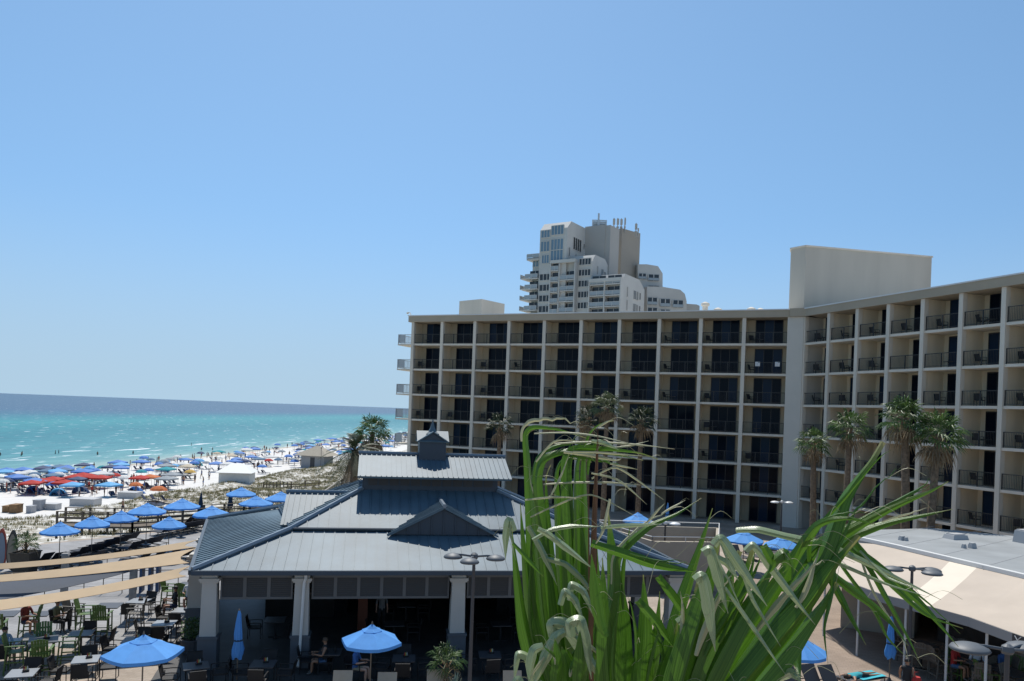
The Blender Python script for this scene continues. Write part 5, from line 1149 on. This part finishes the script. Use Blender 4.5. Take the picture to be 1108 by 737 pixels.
def bchair():
    t = thing('beach_chair', 'x', 'beach chair', (0,0,-50)); m = mat('navy_webbing',(.02,.035,.08),.8)
    d = MB(); d.slab([(-.28,-.7,.32),(.28,-.7,.32),(.28,.3,.30),(-.28,.3,.30)],.05); d.build('seat', m, t); d = MB(); d.slab([(-.28,.3,.30),(.28,.3,.30),(.28,.75,.85),(-.28,.75,.85)],.05); d.build('backrest', m, t)
    d = MB()
    for x in (-.27,.27):
        for y in (-.6,.3): d.bar((x,y,.3),(x,y,-.05),.025,4)
    d.build('legs', m_bx, t); return t
K['bc'] = bchair()
CLAB = dict(blue='royal blue',navy='dark navy',sky='light blue',white='white',teal='teal',red='red',orange='orange',grey='pale grey',beige='beige',yellow='yellow',steel='faded slate blue')
R3 = random.Random(23)
def spot(px, py, h=1.8): p = GL(px,py,h); return p.x, p.y
named = [('t','red',34,521,'red canopy tent, leftmost of the red row by the surf'),('t','red',46,519,'red canopy tent, second of the red row from the left'),('t','red',57,517,'red canopy tent, third of the red row'),('t','red',70,520.5,'red canopy tent standing lowest in the red row'),('t','red',80,514.5,'red canopy tent behind the bright blue dome'),('t','red',90,512.5,'red canopy tent below the rainbow umbrella'),('t','red',99,514.5,'red canopy tent right of the rainbow umbrella'),('t','red',109,515,'red canopy tent, last of the red row on the right'),('u','red',124,511,'red umbrella alone beyond the red tents'),('t','red',152,515.5,'red canopy tent right of the crowd centre'),('t','orange',162,514.5,'orange canopy tent next to a red one'),('u','orange',147,521,'orange umbrella in front of the red and orange tents'),('u','red',291,495.5,'red umbrella near the left end of the tan-roofed shelter'),
 ('d','blue',38,527,'royal blue sun tent in front of the red row'),('d','sky',64,529.5,'bright sky-blue sun tent on the open sand'),('d','blue',148,527.5,'royal blue sun tent nearest the dune box'),('d','navy',88,527,'dark navy sun tent among loungers'),
 ('u','yellow',93,504,'yellow and orange umbrella standing tall above the red row'),('u','teal',153,507.5,'teal umbrella, left of two in the crowd'),('t','teal',180,506,'teal canopy tent in the middle of the crowd'),('u','teal',111,503,'pale teal umbrella close to the water'),('u','sky',110,511.5,'light blue umbrella right of the red row'),('t','blue',153,498,'royal blue canopy tent at the water edge'),('t','white',197,500.5,'white canopy tent, wide, with people under it'),('t','beige',203,503,'beige canopy tent beside the white one'),('u','yellow',206,507.5,'yellow umbrella in front of the beige tent'),('d','teal',214,498.5,'dark teal dome near the breaking wave'),('t','blue',234,500,'royal blue canopy tent left behind the white hut'),('t','white',247,500.5,'white canopy tent above the hut roof'),('u','blue',284,502,'royal blue umbrella right behind the white hut'),('u','orange',273,489,'orange umbrella far along the shore'),('t','grey',186,512,'pale grey canopy tent with a long top'),('t','grey',180,516,'pale grey canopy tent in front, low'),('u','white',3,517.5,'white umbrella at the left edge of the beach'),('u','steel',14,514,'slate blue umbrella at the left edge of the beach'),('u','white',134,514,'white umbrella between red and blue ones'),('t','steel',52,508,'slate blue canopy tent standing at the waterline'),('t','sky',78,523,'light blue canopy tent with loungers under it'),('t','sky',118,523,'light blue canopy tent above dark loungers'),('u','orange',172,526,'orange umbrella near the dune box')]
for kind, col, px, py, lab in named:
    x, y = spot(px, py+(3 if kind == 'd' else 1), .6 if kind == 'd' else 2.0); bput(kind, col, x, y, R3.uniform(-.3,.3), lab, 'beach shades picked out by colour', .95)
    if kind != 'd':
        for k in range(3): put('bc', x+R3.uniform(-1.5,1.5), y+R3.uniform(-1.2,1.2), 1.4+R3.uniform(-.3,.3), 'navy beach chair set out on the sand in the crowd', 'beach chairs in the crowd', land_z(x,y))
cols_ = ['blue']*9+['navy']*5+['sky']*4+['steel']*5+['white']*4+['grey']*3+['teal']*2+['beige']
nu_ = nc_ = 0
pk = [('stand','white','navy',1,0),('stand','red','black',1,1),('stand',None,'blue',2,0),('stand','black','black',1,0),('walk',None,'navy',1,0),('walk','blue','khaki',2,1),('sit','navy','black',1,1),('recline',None,'red',1,0)]
def crowd_person(x, y, z, k=None, lab=None, g=None):
    p = pk[k if k is not None else R3.randrange(len(pk))]
    nm = {'stand':'standing','walk':'walking','sit':'sitting','recline':'lying back'}[p[0]]
    person((x,y,z), R3.uniform(0,6.28), lab or ('person %s on the beach in %s' % (nm, ('a %s top' % p[1]) if p[1] else ('%s swim shorts' % p[2]))), p[0], p[1], p[2], p[3], p[4], group=g or 'people on the beach')
for i in range(330):
    y = 122+R3.random()**1.5*400; s = R3.uniform(6,33 if y < 186 else 43); x = shore_x(y)+s
    if y < 178 and s > 29: continue
    if sqrt((x-hc.x)**2+(y-hc.y)**2) < 9: continue
    c = R3.choice(cols_); bput('u' if R3.random() < .78 else 't', c, x, y, R3.uniform(0,1), CLAB[c]+' sunshade open in the dense crowd along the shore', 'sunshades in the dense crowd', R3.uniform(.8,1.05))
    if nc_ < 184:
        for k in range(2): put('bc', x+.7-k*1.2+R3.uniform(-.3,.3), y-1.4+R3.uniform(-.4,.4), 1.4+R3.uniform(-.3,.3), 'navy beach chair set out on the sand in the crowd', 'beach chairs in the crowd', land_z(x,y)); nc_ += 1
for i in range(250):
    y = 120+R3.random()**1.5*300; s = R3.uniform(2,39); x = shore_x(y)+s
    if sqrt((x-hc.x)**2+(y-hc.y)**2) < 5: continue
    crowd_person(x, y, land_z(x,y)-.02)
for px, py, k in ((23,511,2),(26.5,510.5,3),(39,530,1),(86,531,0),(133,546,4),(113,531,3),(147,531,2),(182,524,0),(199,519,4),(211,517,3),(220,520,2)):
    x, y = spot(px, py, 1.0); crowd_person(x, y, land_z(x,y)-.02, k)
for px, py in ((24,490),(60,489),(63.5,488.5),(105.5,490),(144,489),(207,480),(218,485),(230,485),(284,486),(372,472),(420,459),(0,491),(23,491),(240,489),(316,479),(358,478)):
    p = G(px,py+2,SEA_Z); crowd_person(p.x,p.y,SEA_Z-.75, R3.choice((2,3,4)), 'person wading waist deep in the shallow sea', 'people in the water')
# ------------------------------------------------------------------ palms
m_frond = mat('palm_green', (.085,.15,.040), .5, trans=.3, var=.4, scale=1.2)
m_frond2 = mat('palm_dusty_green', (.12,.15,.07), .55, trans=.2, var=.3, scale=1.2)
m_frond3 = mat('palm_dark_green', (.042,.062,.025), .55, trans=.12, var=.35, scale=1.2)  # darker copy; puts the hotel's shade into the fan palm crowns
m_dead = mat('dead_frond', (.27,.20,.12), .9, trans=.15, var=.35, scale=1.5)
m_bark = mat('palm_bark', (.17,.125,.085), .95, var=.35, scale=6, bump=.8, bscale=14)
def fan(mb, o, d, L, Rf, rnd, nseg=13, droop=.35):
    """petiole from o along d, then a fan of narrow segments"""
    d = d.normalized(); side = d.cross(Vector((0,0,1)))
    side = side.normalized() if side.length > .05 else Vector((1,0,0)); nrm = side.cross(d).normalized()
    a = rnd.uniform(-.5,.5); side, nrm = side*cos(a)+nrm*sin(a), nrm*cos(a)-side*sin(a)
    hub = o+d*L+Vector((0,0,-.10*L)); mb.add([o-side*.025,o+side*.025,hub+side*.012,hub-side*.012],[(0,1,2,3)])
    for i in range(nseg):
        t = (i/(nseg-1)-.5)*2; ang = t*1.75
        v = (d*cos(ang)+side*sin(ang)); ln = Rf*(1-.28*abs(t))*rnd.uniform(.85,1.1)
        w = v.cross(nrm).normalized()*.045*Rf
        m = hub+v*ln*.55+nrm*.03*(1 if i%2 else -1); tip = hub+v*ln+Vector((0,0,-droop*ln*rnd.uniform(.5,1.4)))
        f = nrm*.035*Rf
        mb.add([hub,m-w-f,m+f*.6,m+w-f,tip],[(0,1,2),(0,2,3),(1,4,2),(2,4,3)])
def feather(mb, o, d, L, rnd):
    d = d.normalized(); side = d.cross(Vector((0,0,1))).normalized(); pts = []
    for i in range(9): t = i/8; pts.append(o+d*L*t+Vector((0,0,-.55*L*t*t)))
    mb.tube(pts,[.03*(1-t/9) for t in range(9)],4)
    for i in range(1,8):
        for k in range(3):
            p = pts[i].lerp(pts[i+1],k/3); tg = (pts[i+1]-pts[i]).normalized(); ll = .62*(1-abs(i-4)/7)*rnd.uniform(.85,1.15)
            for s in (-1,1):
                v = (side*s+tg*.8+Vector((0,0,-.25))).normalized(); w = tg*.04
                mb.add([p-w,p+w,p+v*ll*.6+w*.8,p+v*ll],[(0,1,2,3)])
def palm(label, base, h, cr, seed, lean=(0,0), dead=14, n=30, tr=.19, dust=False, name='palm_tree', kind='fan', skirt=.9, dark=False):
    r = random.Random(seed); t = thing(name, label, 'palm tree', base); d = MB(); pts = []; rad = []; ns = int(h*4)
    for i in range(ns+1):
        q = i/ns; pts.append((lean[0]*q*q, lean[1]*q*q, h*q-.1)); rad.append(tr*(1.25-.35*q if q > .06 else 1.5)*(1+.06*(i%2)))
    d.tube(pts, rad, 10); d.build('trunk', m_bark, t); top = Vector((lean[0],lean[1],h-.1))
    b = MB(); 
    for i in range(26):                                    # old leaf bases below the crown
        a = i*2.4; z = -.15-.04*i; v = Vector((cos(a),sin(a),.9)); o = top+Vector((cos(a)*tr*.8,sin(a)*tr*.8,z)); sd = Vector((-sin(a),cos(a),0))*.05; b.add([o-sd,o+sd,o+v*.26+sd*.5,o+v*.26-sd*.5],[(0,1,2,3)])
    b.build('leaf_bases', m_dead, t)
    c = MB()
    for i in range(n):
        a = i*2.39996+r.uniform(-.3,.3); el = radians(82-112*(i/n)**.85)+r.uniform(-.15,.15); v = Vector((cos(a)*cos(el),sin(a)*cos(el),sin(el)))
        if kind == 'fan': fan(c, top, v, cr*r.uniform(.42,.58), cr*r.uniform(.5,.62), r)
        else: feather(c, top, v, cr*1.15*r.uniform(.85,1.1), r)
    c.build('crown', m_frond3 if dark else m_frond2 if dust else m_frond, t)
    if dead:
        c = MB()
        for i in range(dead):
            a = i*2.39996+r.uniform(-.4,.4); el = radians(r.uniform(-75,-18)); v = Vector((cos(a)*cos(el),sin(a)*cos(el),sin(el)))
            if kind == 'fan': fan(c, top+Vector((0,0,-.15-.3*r.random()*skirt)), v, cr*r.uniform(.35,.5), cr*r.uniform(.4,.55), r, 10, .7)
            else: feather(c, top, v, cr*.8, r)
        c.build('dead_fronds', m_dead, t)
    return t
def palm_at(label, px, py, D, cr, seed, **k):
    p = at(px, py, D); ln = k.pop('lean',(0,0)); palm(label, (p.x-ln[0], D-ln[1], 0), p.z, cr, seed, lean=ln, **k)
palm_at('shortest of four fan palms before the right wing, nearest the corner pillar', 880, 478, 57, 1.5, 1, lean=(-.2,0), n=20, dead=9)
palm_at('second fan palm from the corner pillar, with a ragged brown skirt', 920, 461, 54, 1.65, 2, lean=(.1,0), n=22, dead=11)
palm_at('tallest fan palm with the densest crown before the right wing', 979, 450, 46, 1.75, 3, lean=(-.3,0), n=28, dead=13, tr=.22)
palm_at('rightmost fan palm before the right wing, leaning slightly', 1016, 468, 45, 1.8, 4, lean=(.35,0), n=24, dead=16, tr=.2)
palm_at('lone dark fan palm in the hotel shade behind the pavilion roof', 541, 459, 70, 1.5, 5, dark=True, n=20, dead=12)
palm_at('sunlit fan palm standing tallest above the foreground fronds', 657, 438, 66, 1.65, 6, dust=True, n=22)
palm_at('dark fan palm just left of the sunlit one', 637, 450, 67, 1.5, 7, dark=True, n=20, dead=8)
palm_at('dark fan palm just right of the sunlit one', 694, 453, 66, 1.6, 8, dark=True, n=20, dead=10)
palm_at('dark feathery date palm at the left end of the pavilion ridge', 384, 487, 62, 2.9, 9, kind='feather', dark=True, n=34, dead=10, tr=.28, name='date_palm')
palm_at('pale-topped fan palm behind the date palm near the sea', 403, 466, 66, 1.9, 10, n=26, dead=14)
def small_palm(label, base, h, cr, seed, z0):
    t = palm(label, base, h, cr, seed, dead=3, n=18, tr=.06, skirt=.2); t.location.z = z0; return t
c = G(482,742,.5); small_palm('small potted fan palm at the bottom centre', (c.x,c.y,0), .95, .75, 12, .5)
c = G(27,620,0); small_palm('small dark fan palm in the square planter by the surfboards', (c.x,c.y,0), .7, .8, 13, 1.05)
def spiky(name, label, cat, base, n, L, m, seed):
    r = random.Random(seed); d = MB()
    for i in range(n):
        a = i*2.4; el = r.uniform(.5,1.4); v = Vector((cos(a)*cos(el),sin(a)*cos(el),sin(el))); s = Vector((-sin(a),cos(a),0))*.035; o = Vector(base); ll = L*r.uniform(.7,1.1)
        d.add([o-s,o+s,o+v*ll*.5+s*1.3,o+v*ll*.5-s*1.3,o+v*ll+Vector((0,0,-.06*ll))],[(0,1,2,3),(3,2,4)])
    return tag(d.build(name, m), label, cat)
c = G(492,746,.5); spiky('agave_plant','pale agave in the square planter at the bottom centre','plant',(c.x,c.y,.52),22,.55,mat('agave_pale',(.33,.38,.28),.5,trans=.1),4)
c = G(207,706,0); r_ = random.Random(5); d = MB()
for i in range(420):
    a = r_.uniform(0,6.28); q = Vector((cos(a)*r_.uniform(0,.42),sin(a)*r_.uniform(0,.42),.55+r_.uniform(0,.75))); e = Vector((r_.uniform(-1,1),r_.uniform(-1,1),r_.uniform(-.3,1))).normalized()*.1; f = e.cross(Vector((r_.uniform(-1,1),r_.uniform(-1,1),1))).normalized()*.035; d.add([q,q+e*.5+f,q+e,q+e*.5-f],[(0,1,2,3)])
for i in range(7): d.bar((0,0,.4),(.3*cos(i),.3*sin(i),1.0),.01,4)
o = d.build('leafy_shrub', m_frond); o.location = (c.x,c.y,0); tag(o,'leafy dark shrub in the planter by the pavilion corner column','plant')
# ------------------------------------------------------------------ the fan palm right in front of the balcony
def leaf_mat(name, dark, light, tip, rough, trans, spec=.5):
    m = bpy.data.materials.new(name); m.use_nodes = True; nt = m.node_tree; N = nt.nodes.new; L = nt.links.new; p = nt.nodes['Principled BSDF']
    uv = N('ShaderNodeUVMap'); uv.uv_map = 'leaf'
    mp = N('ShaderNodeMapping'); mp.inputs['Scale'].default_value = (26,.8,1); L(uv.outputs[0], mp.inputs[0])
    n = N('ShaderNodeTexNoise'); n.inputs['Scale'].default_value = 1.0; n.inputs['Detail'].default_value = 5; n.inputs['Roughness'].default_value = .6; L(mp.outputs[0], n.inputs['Vector'])
    r = N('ShaderNodeValToRGB'); r.color_ramp.elements[0].position = .33; r.color_ramp.elements[1].position = .67; r.color_ramp.elements[0].color = (*dark,1); r.color_ramp.elements[1].color = (*light,1); L(n.outputs['Fac'], r.inputs[0])
    tc = N('ShaderNodeTexCoord'); n2 = N('ShaderNodeTexNoise'); n2.inputs['Scale'].default_value = 14; n2.inputs['Detail'].default_value = 3; L(tc.outputs['Object'], n2.inputs['Vector'])
    sp = N('ShaderNodeSeparateXYZ'); L(uv.outputs[0], sp.inputs[0])
    a = N('ShaderNodeMath'); a.operation = 'MULTIPLY_ADD'; a.inputs[1].default_value = .25; L(n2.outputs['Fac'], a.inputs[0]); L(sp.outputs['Y'], a.inputs[2])
    mr = N('ShaderNodeMapRange'); mr.inputs[1].default_value = 1.05; mr.inputs[2].default_value = 1.18; L(a.outputs[0], mr.inputs[0])
    mx = N('ShaderNodeMixRGB'); L(mr.outputs[0], mx.inputs[0]); L(r.outputs[0], mx.inputs[1]); mx.inputs[2].default_value = (*tip,1)
    L(mx.outputs[0], p.inputs['Base Color']); p.inputs['Roughness'].default_value = rough; p.inputs['Specular IOR Level'].default_value = spec
    b = N('ShaderNodeBump'); b.inputs['Strength'].default_value = .35; b.inputs['Distance'].default_value = .002; L(n.outputs['Fac'], b.inputs['Height']); L(b.outputs[0], p.inputs['Normal'])
    t = N('ShaderNodeBsdfTranslucent'); L(mx.outputs[0], t.inputs[0]); ms = N('ShaderNodeMixShader'); ms.inputs[0].default_value = trans
    L(p.outputs[0], ms.inputs[1]); L(t.outputs[0], ms.inputs[2]); L(ms.outputs[0], nt.nodes['Material Output'].inputs[0]); return m
m_lg = leaf_mat('leaf_green', (.036,.105,.006), (.11,.24,.024), (.36,.30,.14), .33, .42, .5)
m_lp = leaf_mat('leaf_pale_side', (.19,.27,.12), (.38,.44,.27), (.46,.40,.24), .27, .22, .65)
m_ls = leaf_mat('leaf_straw', (.34,.34,.18), (.50,.48,.32), (.42,.33,.18), .45, .25)
m_rib = mat('leaf_rib', (.22,.30,.09), .4, trans=.2)
D0 = 2.2
fg = thing('fan_palm', 'large fan palm with split drooping green leaves right in front of the balcony', 'palm tree', (at(690,930,D0+.15).x, D0+.15, 0))
FGI = Matrix.Translation(-Vector(fg.location)); CROWN = at(690,930,D0+.15)
def spline(P, n=7, tens=.5):
    out = []
    for i in range(len(P)-1):
        p0, p1, p2, p3 = P[max(i-1,0)], P[i], P[i+1], P[min(i+2,len(P)-1)]
        for k in range(n):
            t = k/n; out.append(p1*(2*t**3-3*t*t+1)+(p2-p0)*tens*(t**3-2*t*t+t)+p2*(3*t*t-2*t**3)+(p3-p1)*tens*(t**3-t*t))
    return out+[P[-1]]
RB = random.Random(77); PTS = []
def ribbon(mb, S_, w0, tilt, fold, k, taper, twist, tip, base):
    m = len(S_); L = [0]; va = []; vb = []; ua = []; ub = []
    for a, b in zip(S_, S_[1:]): L.append(L[-1]+(b-a).length)
    ph = RB.uniform(0,9)
    for i, p in enumerate(S_):
        t = L[i]/L[-1]; tg = (S_[min(i+1,m-1)]-S_[max(i-1,0)]).normalized(); view = (p-E0).normalized(); s = tg.cross(view).normalized(); nr = s.cross(tg).normalized()
        a = tilt+twist*t+.08*sin(t*7+ph); s, nr = s*cos(a)+nr*sin(a), nr*cos(a)-s*sin(a)
        w = w0*.5*(base+(1-base)*min(1,t*3))*(1 if t < taper else max(tip,(1-((t-taper)/(1-taper))**1.35)))*(1+.05*sin(t*23+ph))
        c = p-nr*fold*w*.25
        va += [p-s*w+nr*fold*w, p-s*w*.5+nr*fold*w*.32, c]; vb += [c, p+s*w*.5+nr*fold*w*.32, p+s*w+nr*fold*w]
        ua += [(ph,t),(ph+.25,t),(ph+.5,t)]; ub += [(ph+.55,t),(ph+.75,t),(ph+1,t)]
    PTS.extend((p, k) for p in S_[m//4::3])
    mb.k = k
    fs = [(i*3+j,i*3+j+1,(i+1)*3+j+1,(i+1)*3+j) for i in range(m-1) for j in range(2)]
    mb.add(va, fs); mb.add(vb, fs); mb.uv += ua+ub
def blade(mb, px, w0, D=D0, dd=None, tilt=.0, fold=.55, k=0, taper=.5, twist=0.0, tip=.06, base=.75):
    """leaf segment along a path; w0 its width in metres, pointed at the tip, creased along the midrib, its tip split"""
    n = len(px); P = []
    if k == 1: w0 *= .78; fold = .75
    elif k == 2: w0 *= .7
    elif k == 0: w0 *= 1.0; fold = max(fold,.5)
    for i, q in enumerate(px): P.append(at(q[0], q[1], (q[2] if len(q) > 2 else D)+(dd*i/(n-1) if dd else 0)))
    S_ = spline(P, 7, .26 if k == 1 else .4); ribbon(mb, S_, w0, tilt, fold, k, taper, twist, tip, base)
    if w0 > .022:                                          # torn strips beside the tip
        for q in range(RB.choice((0,1,1,2)) if k == 0 else RB.choice((0,1))):
            a = int(len(S_)*RB.uniform(.35,.6)); sub_ = S_[a:]
            if len(sub_) < 5: continue
            sd = RB.choice((-1,1)); sp = RB.uniform(.5,1.5)*w0; out = []
            for i, p in enumerate(sub_):
                t = i/(len(sub_)-1); tg = (sub_[min(i+1,len(sub_)-1)]-sub_[max(i-1,0)]).normalized(); s = tg.cross((p-E0).normalized()).normalized()
                out.append(p+s*sd*(w0*.25+sp*t**1.5)+Vector((0,0,-.10*w0*12*t*t*RB.uniform(.2,.6)))+(E0-p).normalized()*.008)
            ribbon(mb, out[:max(5,int(len(out)*RB.uniform(.7,1)))], w0*RB.uniform(.18,.34), RB.uniform(-.6,.6), .6, k if RB.random() < .7 else 2, .3, .3, .08, .5)
def frond(name, mb, hub_px, D, label=None):
    o = mb.build(name, [m_lg, m_lp, m_ls], fg, smooth=True, label=label)
    ul = o.data.uv_layers.new(name='leaf')
    for lp in o.data.loops: ul.data[lp.index].uv = mb.uv[lp.vertex_index]
    h = at(hub_px[0], hub_px[1], D); p = MB(FGI); p.tube(spline([CROWN, CROWN.lerp(h,.5)+Vector((0,0,.03)), h],5), [.022]*5+[.018]*5+[.014], 6); p.build('petiole', m_rib, o)
    return o
# --- the upright left fan, its tips bent over to the right
A = MB(FGI); d = 2.42
for i, (px, w, tl) in enumerate((
  ([(628,830),(590,750),(568,680),(558,610),(554,572)],.052,-.5),
  ([(630,830),(594,750),(575,670),(566,590),(563,545)],.050,.5),
  ([(632,830),(600,750),(584,660),(575,560),(571,500),(569,472),(577,463),(604,465),(634,474)],.046,-.5),
  ([(634,830),(606,750),(592,650),(584,560),(581,520),(588,497),(612,488),(650,489),(696,498)],.045,.5),
  ([(636,830),(612,750),(600,650),(594,570),(591,520),(596,503)],.045,-.5),
  ([(640,830),(618,750),(608,650),(603,560),(602,512),(612,496),(640,500)],.045,.5),
  ([(644,830),(626,750),(618,650),(614,560),(612,500),(622,486),(652,486),(690,490),(712,497)],.045,-.5),
  ([(648,830),(634,750),(627,650),(624,560),(624,505),(634,482),(660,478)],.045,.5),
  ([(652,830),(640,750),(635,650),(632,560),(632,500),(637,472),(648,460),(664,455)],.046,-.5),
  ([(656,830),(648,750),(644,650),(642,570),(642,530)],.045,.5))): blade(A, px, w*1.1, d+.02*(i%3), tilt=tl*.8, taper=.40, fold=.45)
for px, w in (([(556,575),(551,563),(548,580),(547,606)],.03),([(572,569),(584,590),(598,620),(603,634)],.026),([(590,604),(612,610),(630,626),(646,650)],.026)): blade(A, px, w, d-.04, k=1, tilt=.3)
for px in ([(578,469),(612,468),(648,472),(697,484)],[(600,480),(640,478),(690,481),(730,486)],[(588,524),(620,522),(660,522),(694,525)],[(568,541),(600,538),(630,539)],[(574,560),(600,548),(640,536),(690,560)],[(620,489),(650,490),(702,494)],[(640,512),(670,520),(700,546)],[(648,462),(658,456),(664,455)],[(664,484),(682,482),(702,477)],[(640,518),(665,506),(690,520),(718,541)],[(660,502),(690,508)],[(580,500),(600,478),(626,477)],[(594,540),(608,512),(616,490)]): blade(A, px, .010, d-.06+RND.uniform(-.05,.05), k=2, tip=.2, tilt=RND.uniform(-.6,.6))
blade(A, [(610,489),(640,493),(668,498),(676,490)], .016, d-.05, k=2); blade(A, [(640,477),(655,480),(670,487)], .018, d-.05, k=1)
frond('frond', A, (640,850), d)
# --- the dry brown spear
sp = MB(FGI); blade(sp, [(640,740),(640,650),(642,560),(647,463)], .026, 2.36, fold=.8, tilt=.4, taper=.4, base=1); blade(sp, [(644,740),(643,650),(645,560),(648,470)], .018, 2.355, fold=.9, tilt=-.5, taper=.4, base=1)
sp.build('dead_spear', mat('leaf_brown',(.16,.07,.03),.7,var=.3,scale=12), fg)
# --- pale tips hanging in the lower left, and the bright upright segments
Bm = MB(FGI); d = 2.12
for px, w, k in (([(600,690),(598,676),(612,678),(634,706),(657,745)],.055,1),([(612,684),(602,690),(590,715),(576,745)],.042,1),([(618,690),(616,674),(628,672),(636,704),(640,735)],.040,1),([(616,650),(618,632),(632,640),(643,668)],.028,1),([(606,655),(611,640),(622,650),(632,674)],.026,1),([(582,572),(592,577),(614,593),(642,616)],.024,1),([(576,584),(596,573),(620,569),(650,570)],.016,1),([(555,588),(566,600),(588,624)],.012,0),([(588,700),(578,705),(572,740)],.036,1),([(578,745),(572,712),(560,708),(556,740)],.030,1),([(600,752),(604,715),(600,690)],.034,0),([(640,752),(618,715),(612,700)],.034,0),([(570,752),(560,735),(552,745)],.026,1),([(650,640),(648,690),(656,752)],.03,0),([(612,752),(612,725),(608,700)],.05,0),([(626,752),(630,715),(628,680)],.045,0)): blade(Bm, px, w, d+RND.uniform(-.05,.05), k=k, tilt=RND.uniform(-.4,.4), fold=.3)
frond('frond', Bm, (640,850), d)
Cm = MB(FGI); d = 2.0
for px, w, tl in (([(690,850),(676,750),(668,660),(662,600),(658,553)],.062,.15),([(682,850),(660,750),(655,670),(652,604)],.050,-.35),([(698,850),(693,750),(697,680),(696,622)],.056,.2),([(700,850),(704,750),(711,690),(714,640)],.040,-.4),([(712,850),(718,740),(728,700),(733,672)],.060,.2),([(712,850),(726,700),(745,630),(760,585),(771,550)],.040,-.3),([(684,850),(650,740),(664,640),(668,602),(700,571),(732,556),(759,539)],.034,.3)): blade(Cm, px, w, d+RND.uniform(-.03,.06), tilt=tl, taper=.55, fold=.3)
for px, w, k in (([(640,588),(676,600),(712,612),(757,619)],.026,0),([(650,571),(680,569),(716,567)],.014,1),([(733,674),(742,670),(758,692),(782,742)],.034,1),([(690,650),(712,676),(728,700)],.026,0),([(655,690),(646,660),(640,600)],.03,0),([(712,624),(738,660),(752,690)],.024,0),([(660,540),(652,575),(640,595)],.012,2),([(700,566),(712,552),(720,544)],.010,2),([(716,556),(722,552),(742,541)],.008,2)): blade(Cm, px, w, d-.04, k=k, tilt=RND.uniform(-.3,.3))
frond('frond', Cm, (690,860), d)
# --- the broad right fan, pleated, with its tips folded down
Gm = MB(FGI); d = 1.9
for i, (px, w) in enumerate((
  ([(716,850),(738,740),(757,670),(770,620),(777,588)],.062),
  ([(718,850),(746,740),(772,670),(790,620),(800,596)],.060),
  ([(720,850),(754,740),(785,670),(806,622),(816,594)],.058),
  ([(722,850),(764,740),(798,675),(828,625),(846,600)],.060),
  ([(724,850),(774,740),(812,680),(846,628),(866,590),(880,575)],.060),
  ([(726,850),(784,745),(826,688),(862,640),(890,600),(913,540),(943,498),(955,478)],.060),
  ([(728,850),(796,750),(838,698),(876,650),(900,615),(930,580)],.062),
  ([(730,850),(808,755),(850,705),(886,660),(905,630)],.058),
  ([(712,850),(730,745),(744,690),(752,650),(758,626)],.056))): blade(Gm, px, w, d+.015*(i%3), tilt=(.45 if i%2 else -.45), taper=.62, fold=.4, tip=.25)
for px, w, k in (([(772,590),(780,583),(796,606),(830,656)],.034,1),([(806,596),(815,589),(834,612),(858,645),(882,676)],.026,1),([(760,597),(769,594),(778,625),(788,664)],.036,1),([(752,628),(760,624),(767,660),(774,705)],.040,1),([(776,604),(786,610),(799,628)],.024,1),([(784,636),(812,676),(850,730)],.014,1),([(838,606),(848,599),(851,612),(847,620)],.030,0),([(826,590),(836,610),(830,622)],.022,0),([(800,610),(815,650),(845,700)],.012,1)): blade(Gm, px, w, d-.05+RND.uniform(-.03,.02), k=k, tilt=RND.uniform(-.35,.35), taper=.45)
frond('frond', Gm, (722,860), d)
Hm = MB(FGI); d = 2.02
for px, w, k in (([(850,640),(880,595),(906,580),(960,551),(1006,532),(1026,521)],.032,0),([(866,650),(905,598),(923,580),(960,566),(997,558),(1031,551)],.026,0),([(846,640),(862,600),(880,572),(896,563),(920,561),(948,568)],.024,0),([(880,640),(877,585),(915,538),(950,497),(964,487)],.012,0),([(796,574),(820,573),(850,580),(900,592),(960,620),(1018,649)],.026,1),([(890,606),(902,622),(946,656),(965,675),(983,699)],.022,0),([(900,580),(929,598),(994,651),(1037,700)],.026,0),([(888,600),(893,615),(917,661),(937,698)],.020,0),([(920,590),(941,615),(980,685),(994,714)],.014,0),([(924,585),(953,620),(999,663),(1042,680)],.016,0),([(870,590),(910,610),(960,632),(1005,646)],.014,1),([(925,585),(945,640),(976,690),(984,720)],.010,2),([(880,640),(864,690),(866,745)],.026,0),([(858,690),(850,700),(862,720),(866,740)],.016,0),([(910,612),(945,660),(960,690),(982,712)],.012,0),([(905,590),(900,640),(892,680),(896,720)],.010,0),([(930,596),(960,625),(1000,640)],.010,1),([(840,735),(855,728),(868,738)],.03,1)): blade(Hm, px, w, d+RND.uniform(-.08,.08), k=k, tilt=RND.uniform(-.5,.5), taper=.4, dd=-.15)
frond('frond', Hm, (724,862), d)
# frayed fibres
fb = MB(FGI); rf = random.Random(31)
for i in range(150):
    p = rf.choice(PTS)[0]; rt = Vector((rf.uniform(-1,1),rf.uniform(-.3,.3),rf.uniform(-.2,.5))).normalized(); l = rf.uniform(.03,.11)
    fb.tube(spline([p, p+rt*l*.5+Vector((0,0,.008)), p+rt*l+Vector((0,0,-.3*l))],4), .0006, 3)
tag(fb.build('leaf_fibre', m_ls, fg), kind='stuff')
tr = MB(FGI); pts = [(fg.location.x+.1*sin(i*.4),fg.location.y,i*8.2/20) for i in range(21)]; tr.tube(pts,[.16+.015*(i%2) for i in range(21)],12); tr.build('trunk', m_bark, fg)
lb = MB(FGI); rl = random.Random(8)
for i in range(30):
    a = i*2.4; o = Vector((fg.location.x+.12*cos(a),fg.location.y+.12*sin(a),8.3-.05*i)); v = Vector((cos(a)*.6,sin(a)*.6,.8)); s = Vector((-sin(a),cos(a),0))*.035; lb.add([o-s,o+s,o+v*.22+s*.5,o+v*.22-s*.5],[(0,1,2,3)])
lb.build('leaf_bases', m_dead, fg)
